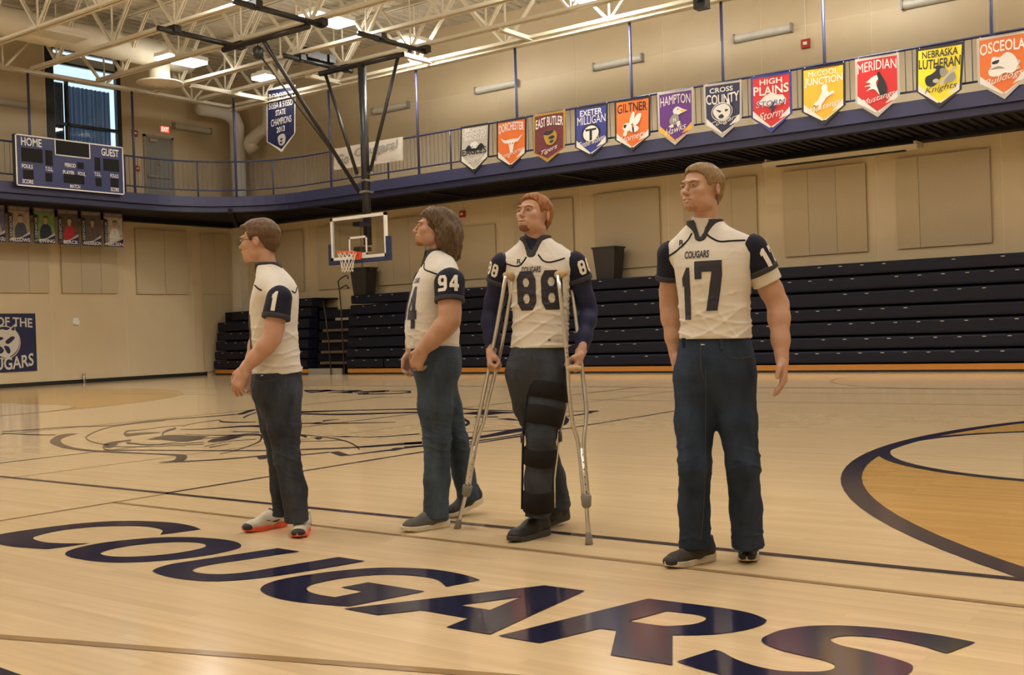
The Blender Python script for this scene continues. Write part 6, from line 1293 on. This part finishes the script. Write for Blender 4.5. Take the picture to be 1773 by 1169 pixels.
# ------------------------------------------------------------------ long-haired man, jersey 94
hm = hairm('brown_wavy', (.085, .050, .024))
P94 = dict(key='ninetyfour', label='long-haired man in white jersey 94 walking past the crutches in profile', base=(752, 912), psi=76*DG, skin=(.58, .335, .225),
  torso=[(750, 606, 0, .165, .150), (748, 570, 0, .165, .160), (750, 530, 0, .172, .152), (754, 500, 0, .190, .142), (757, 478, 0, .210, .126), (760, 463, 0, .196, .106), (760, 450, 0, .150, .086), (758, 441, 0, .105, .074), (757, 434, 0, .074, .064)],
  arms=dict(left=dict(pts=[(778, 488, -.20), (779, 556, -.25), (732, 606, -.24), (718, 636, -.22)], n=(.35, .85, -.3), s=(-1, .1, .2), curl=(.75, .8, .85, .9), thumb=.4, bulk=1.22, sleeve=.50, cuff=.066, num='94', numdir=np.array((-.02, -1, .15)), numsz=(.050, .090, .014), numt=.10),
            right=dict(pts=[(740, 486, .20), (722, 560, .26), (712, 612, .20), (703, 642, .18)], n=(.5, -.6, -.3), s=(-1, 0, .2), curl=.6, bulk=1.15, sleeve=.5, cuff=.066)),
  head=dict(c=(753, 396, 0), psi=84*DG, pitch=8*DG, s=1.0, jaw=1.05, smile=True), browm=hm, hair=dict(style='long', m=hm, seed=12, thick=.010, amp=.0036), beard='goatee', beardm=mat('stubble_94', (.26, .13, .075), .8, var=.25, vscale=120),
  collar=dict(r=.076, dip=.05, z=.0), neck=1.05, hemcut=(.0, 0),
  hips=[(754, 598, 0, .160, .140), (755, 625, 0, .172, .148), (757, 648, 0, .165, .138), (757, 672, 0, .13, .10), (757, 700, 0, .07, .05)], hpsi=86*DG,
  legs=dict(near=dict(pts=[(754, 650, -.08), (754, 705, -.08), (757, 762, -.08), (757, 830, -.06), (754, 896, -.05)], r=[.105, .098, .080, .074, .074]), far=dict(pts=[(758, 650, .08), (772, 705, .09), (790, 765, .10), (802, 820, .12), (812, 866, .12)], r=[.100, .090, .072, .064, .068])),
  denim=denim('mid_blue', (.047, .070, .105)), jseed=51, fold=(.0060, 23),
  stitch=[[(752, 620), (752, 700), (755, 760), (757, 830), (755, 890)], [(772, 620), (800, 618)], [(774, 620), (776, 650), (779, 660)]],
  prints=[dict(name='numeral', at=(718, 533, -.1), psi=44*DG, shape=numeral('4', .092, .235, .03)), dict(name='numeral', at=(700, 527, 0), psi=84*DG, shape=numeral('9', .09, .215, .03)), dict(name='lettering', at=(714, 486, -.1), psi=60*DG, shape=centred('COUGARS', .10, .03, .03))],
  piping=[[(735, 456), (735, 466), (746, 471), (757, 475)]])
f94, r94, l94, j94, b94 = make_person(P94)
knit = mat('shoe_grey_knit', (.10, .097, .090), .85, var=.2, vscale=60, bump=.3, bscale=300); so_w = mat('sole_cream', (.62, .56, .44), .6, var=.06)
shoe(r94, f94.Fl(777, 911), f94.Fl(699, 922), 0, knit, so_w, blk, 'grey knit shoe with a cream sole, planted', 5, 1.0)
shoe(r94, f94.Fl(838, 886), f94.Fl(778, 897), 14*DG, mat('shoe_dark_knit', (.030, .029, .028), .85, var=.2, vscale=60), so_w, blk, 'grey knit shoe with a cream sole, heel lifting', 6, 1.0)
# ------------------------------------------------------------------ first man in line, jersey 1
hm = hairm('short_brown', (.105, .060, .028))
P1 = dict(key='one', label='short-haired man in white jersey 1 and orange-soled shoes, first in line', base=(505, 926), psi=94*DG, skin=(.62, .365, .265),
  torso=[(481, 653, 0, .160, .138), (477, 610, 0, .158, .130), (474, 565, 0, .166, .132), (475, 530, 0, .180, .132), (477, 505, 0, .205, .120), (477, 488, 0, .190, .104), (472, 474, 0, .145, .086), (466, 464, 0, .105, .074), (463, 457, 0, .074, .064)],
  arms=dict(left=dict(pts=[(484, 515, -.19), (472, 585, -.23), (424, 639, -.22), (410, 668, -.22)], n=(.45, .8, -.2), s=(-1, .2, .3), curl=(.35, .4, .45, .5), thumb=.3, bulk=1.0, sleeve=.52, cuff=.074, num='1', numdir=np.array((-.05, -1, .2)), numsz=(.045, .11, .0), numt=.16),
            right=dict(pts=[(462, 512, .19), (448, 585, .22), (432, 640, .18), (428, 672, .16)], n=(.5, -.6, -.3), s=(-1, 0, .2), curl=.5, bulk=.98, sleeve=.5, cuff=.070)),
  head=dict(c=(449, 418, 0), psi=102*DG, pitch=-1*DG, s=1.0, zs=.93), browm=hm, hair=dict(style='fringe', m=hm, seed=16, thick=.007, amp=.003),
  collar=dict(r=.076, dip=.045, z=.0), neck=1.02, hemcut=(.10, 0),
  hips=[(479, 645, 0, .155, .130), (479, 668, 0, .166, .138), (481, 690, 0, .160, .130), (483, 712, 0, .12, .09), (483, 735, 0, .06, .05)], hpsi=98*DG,
  legs=dict(near=dict(pts=[(489, 690, -.07), (492, 740, -.07), (496, 790, -.07), (509, 850, -.05), (514, 902, -.03)], r=[.102, .092, .076, .070, .072]), far=dict(pts=[(470, 690, .07), (478, 740, .06), (484, 788, .06), (489, 845, .09), (491, 893, .10)], r=[.096, .084, .070, .064, .066])),
  denim=denim('washed_black', (.034, .041, .057), .5), jseed=61, fold=(.0075, 33),
  stitch=[[(440, 658), (455, 661), (480, 655), (494, 647)], [(494, 650), (495, 674)], [(513, 650), (517, 668), (518, 683)]],
  prints=[dict(name='numeral', at=(436, 575, -.1), psi=58*DG, shape=numeral('1', .055, .20, 0))],
  piping=[[(441, 494), (446, 499), (453, 503)], [(505, 504), (511, 507), (514, 498)]])
f1, r1, l1, j1, b1 = make_person(P1)
knw = mat('shoe_pale_knit', (.56, .52, .44), .8, var=.08, vscale=60, bump=.3, bscale=300); so_o = mat('sole_orange_red', (.75, .10, .045), .5, var=.08)
s1, T1 = shoe(r1, f1.Fl(496, 910), f1.Fl(441, 920), 0, knw, so_o, blk, 'pale knit shoe with an orange-red sole, turned sideways', 7, .98, blk)
s2, T2 = shoe(r1, f1.Fl(529, 917), f1.Fl(508, 942), 0, knw, so_o, blk, 'pale knit shoe with an orange-red sole, toe towards the camera', 8, .98, blk)
for o_, T_ in ((s1, T1), (s2, T2)):
    for sg in (-1, 1):
        P = [(.08, sg*.044, .052), (.10, sg*.045, .046), (.13, sg*.046, .050), (.165, sg*.044, .060)]
        lmb(MB().tube(T_(P), [.003, .006, .004, .002], 6), 'side_mark', blk, o_)
# glasses
HTg = head_frame(f1.L(449, 418, 0), 102*DG, -1*DG, 0, .93)
gl_ = bpy.data.objects.new('glasses', None); COL.objects.link(gl_); gl_.parent = r1
for sg in (-1, 1):
    P = [(sg*.033+.022*math.cos(k*math.pi/8), -.114+.012*abs(math.cos(k*math.pi/8)), .004+.017*math.sin(k*math.pi/8)) for k in range(17)]
    lmb(MB().tube(HTg(P), .0018, 5), 'rim', M_BLACKMET, gl_); lmb(MB().tube(HTg([(sg*.055, -.108, .008), (sg*.076, -.05, .008), (sg*.083, .01, .006)]), .0016, 5), 'temple', M_BLACKMET, gl_)
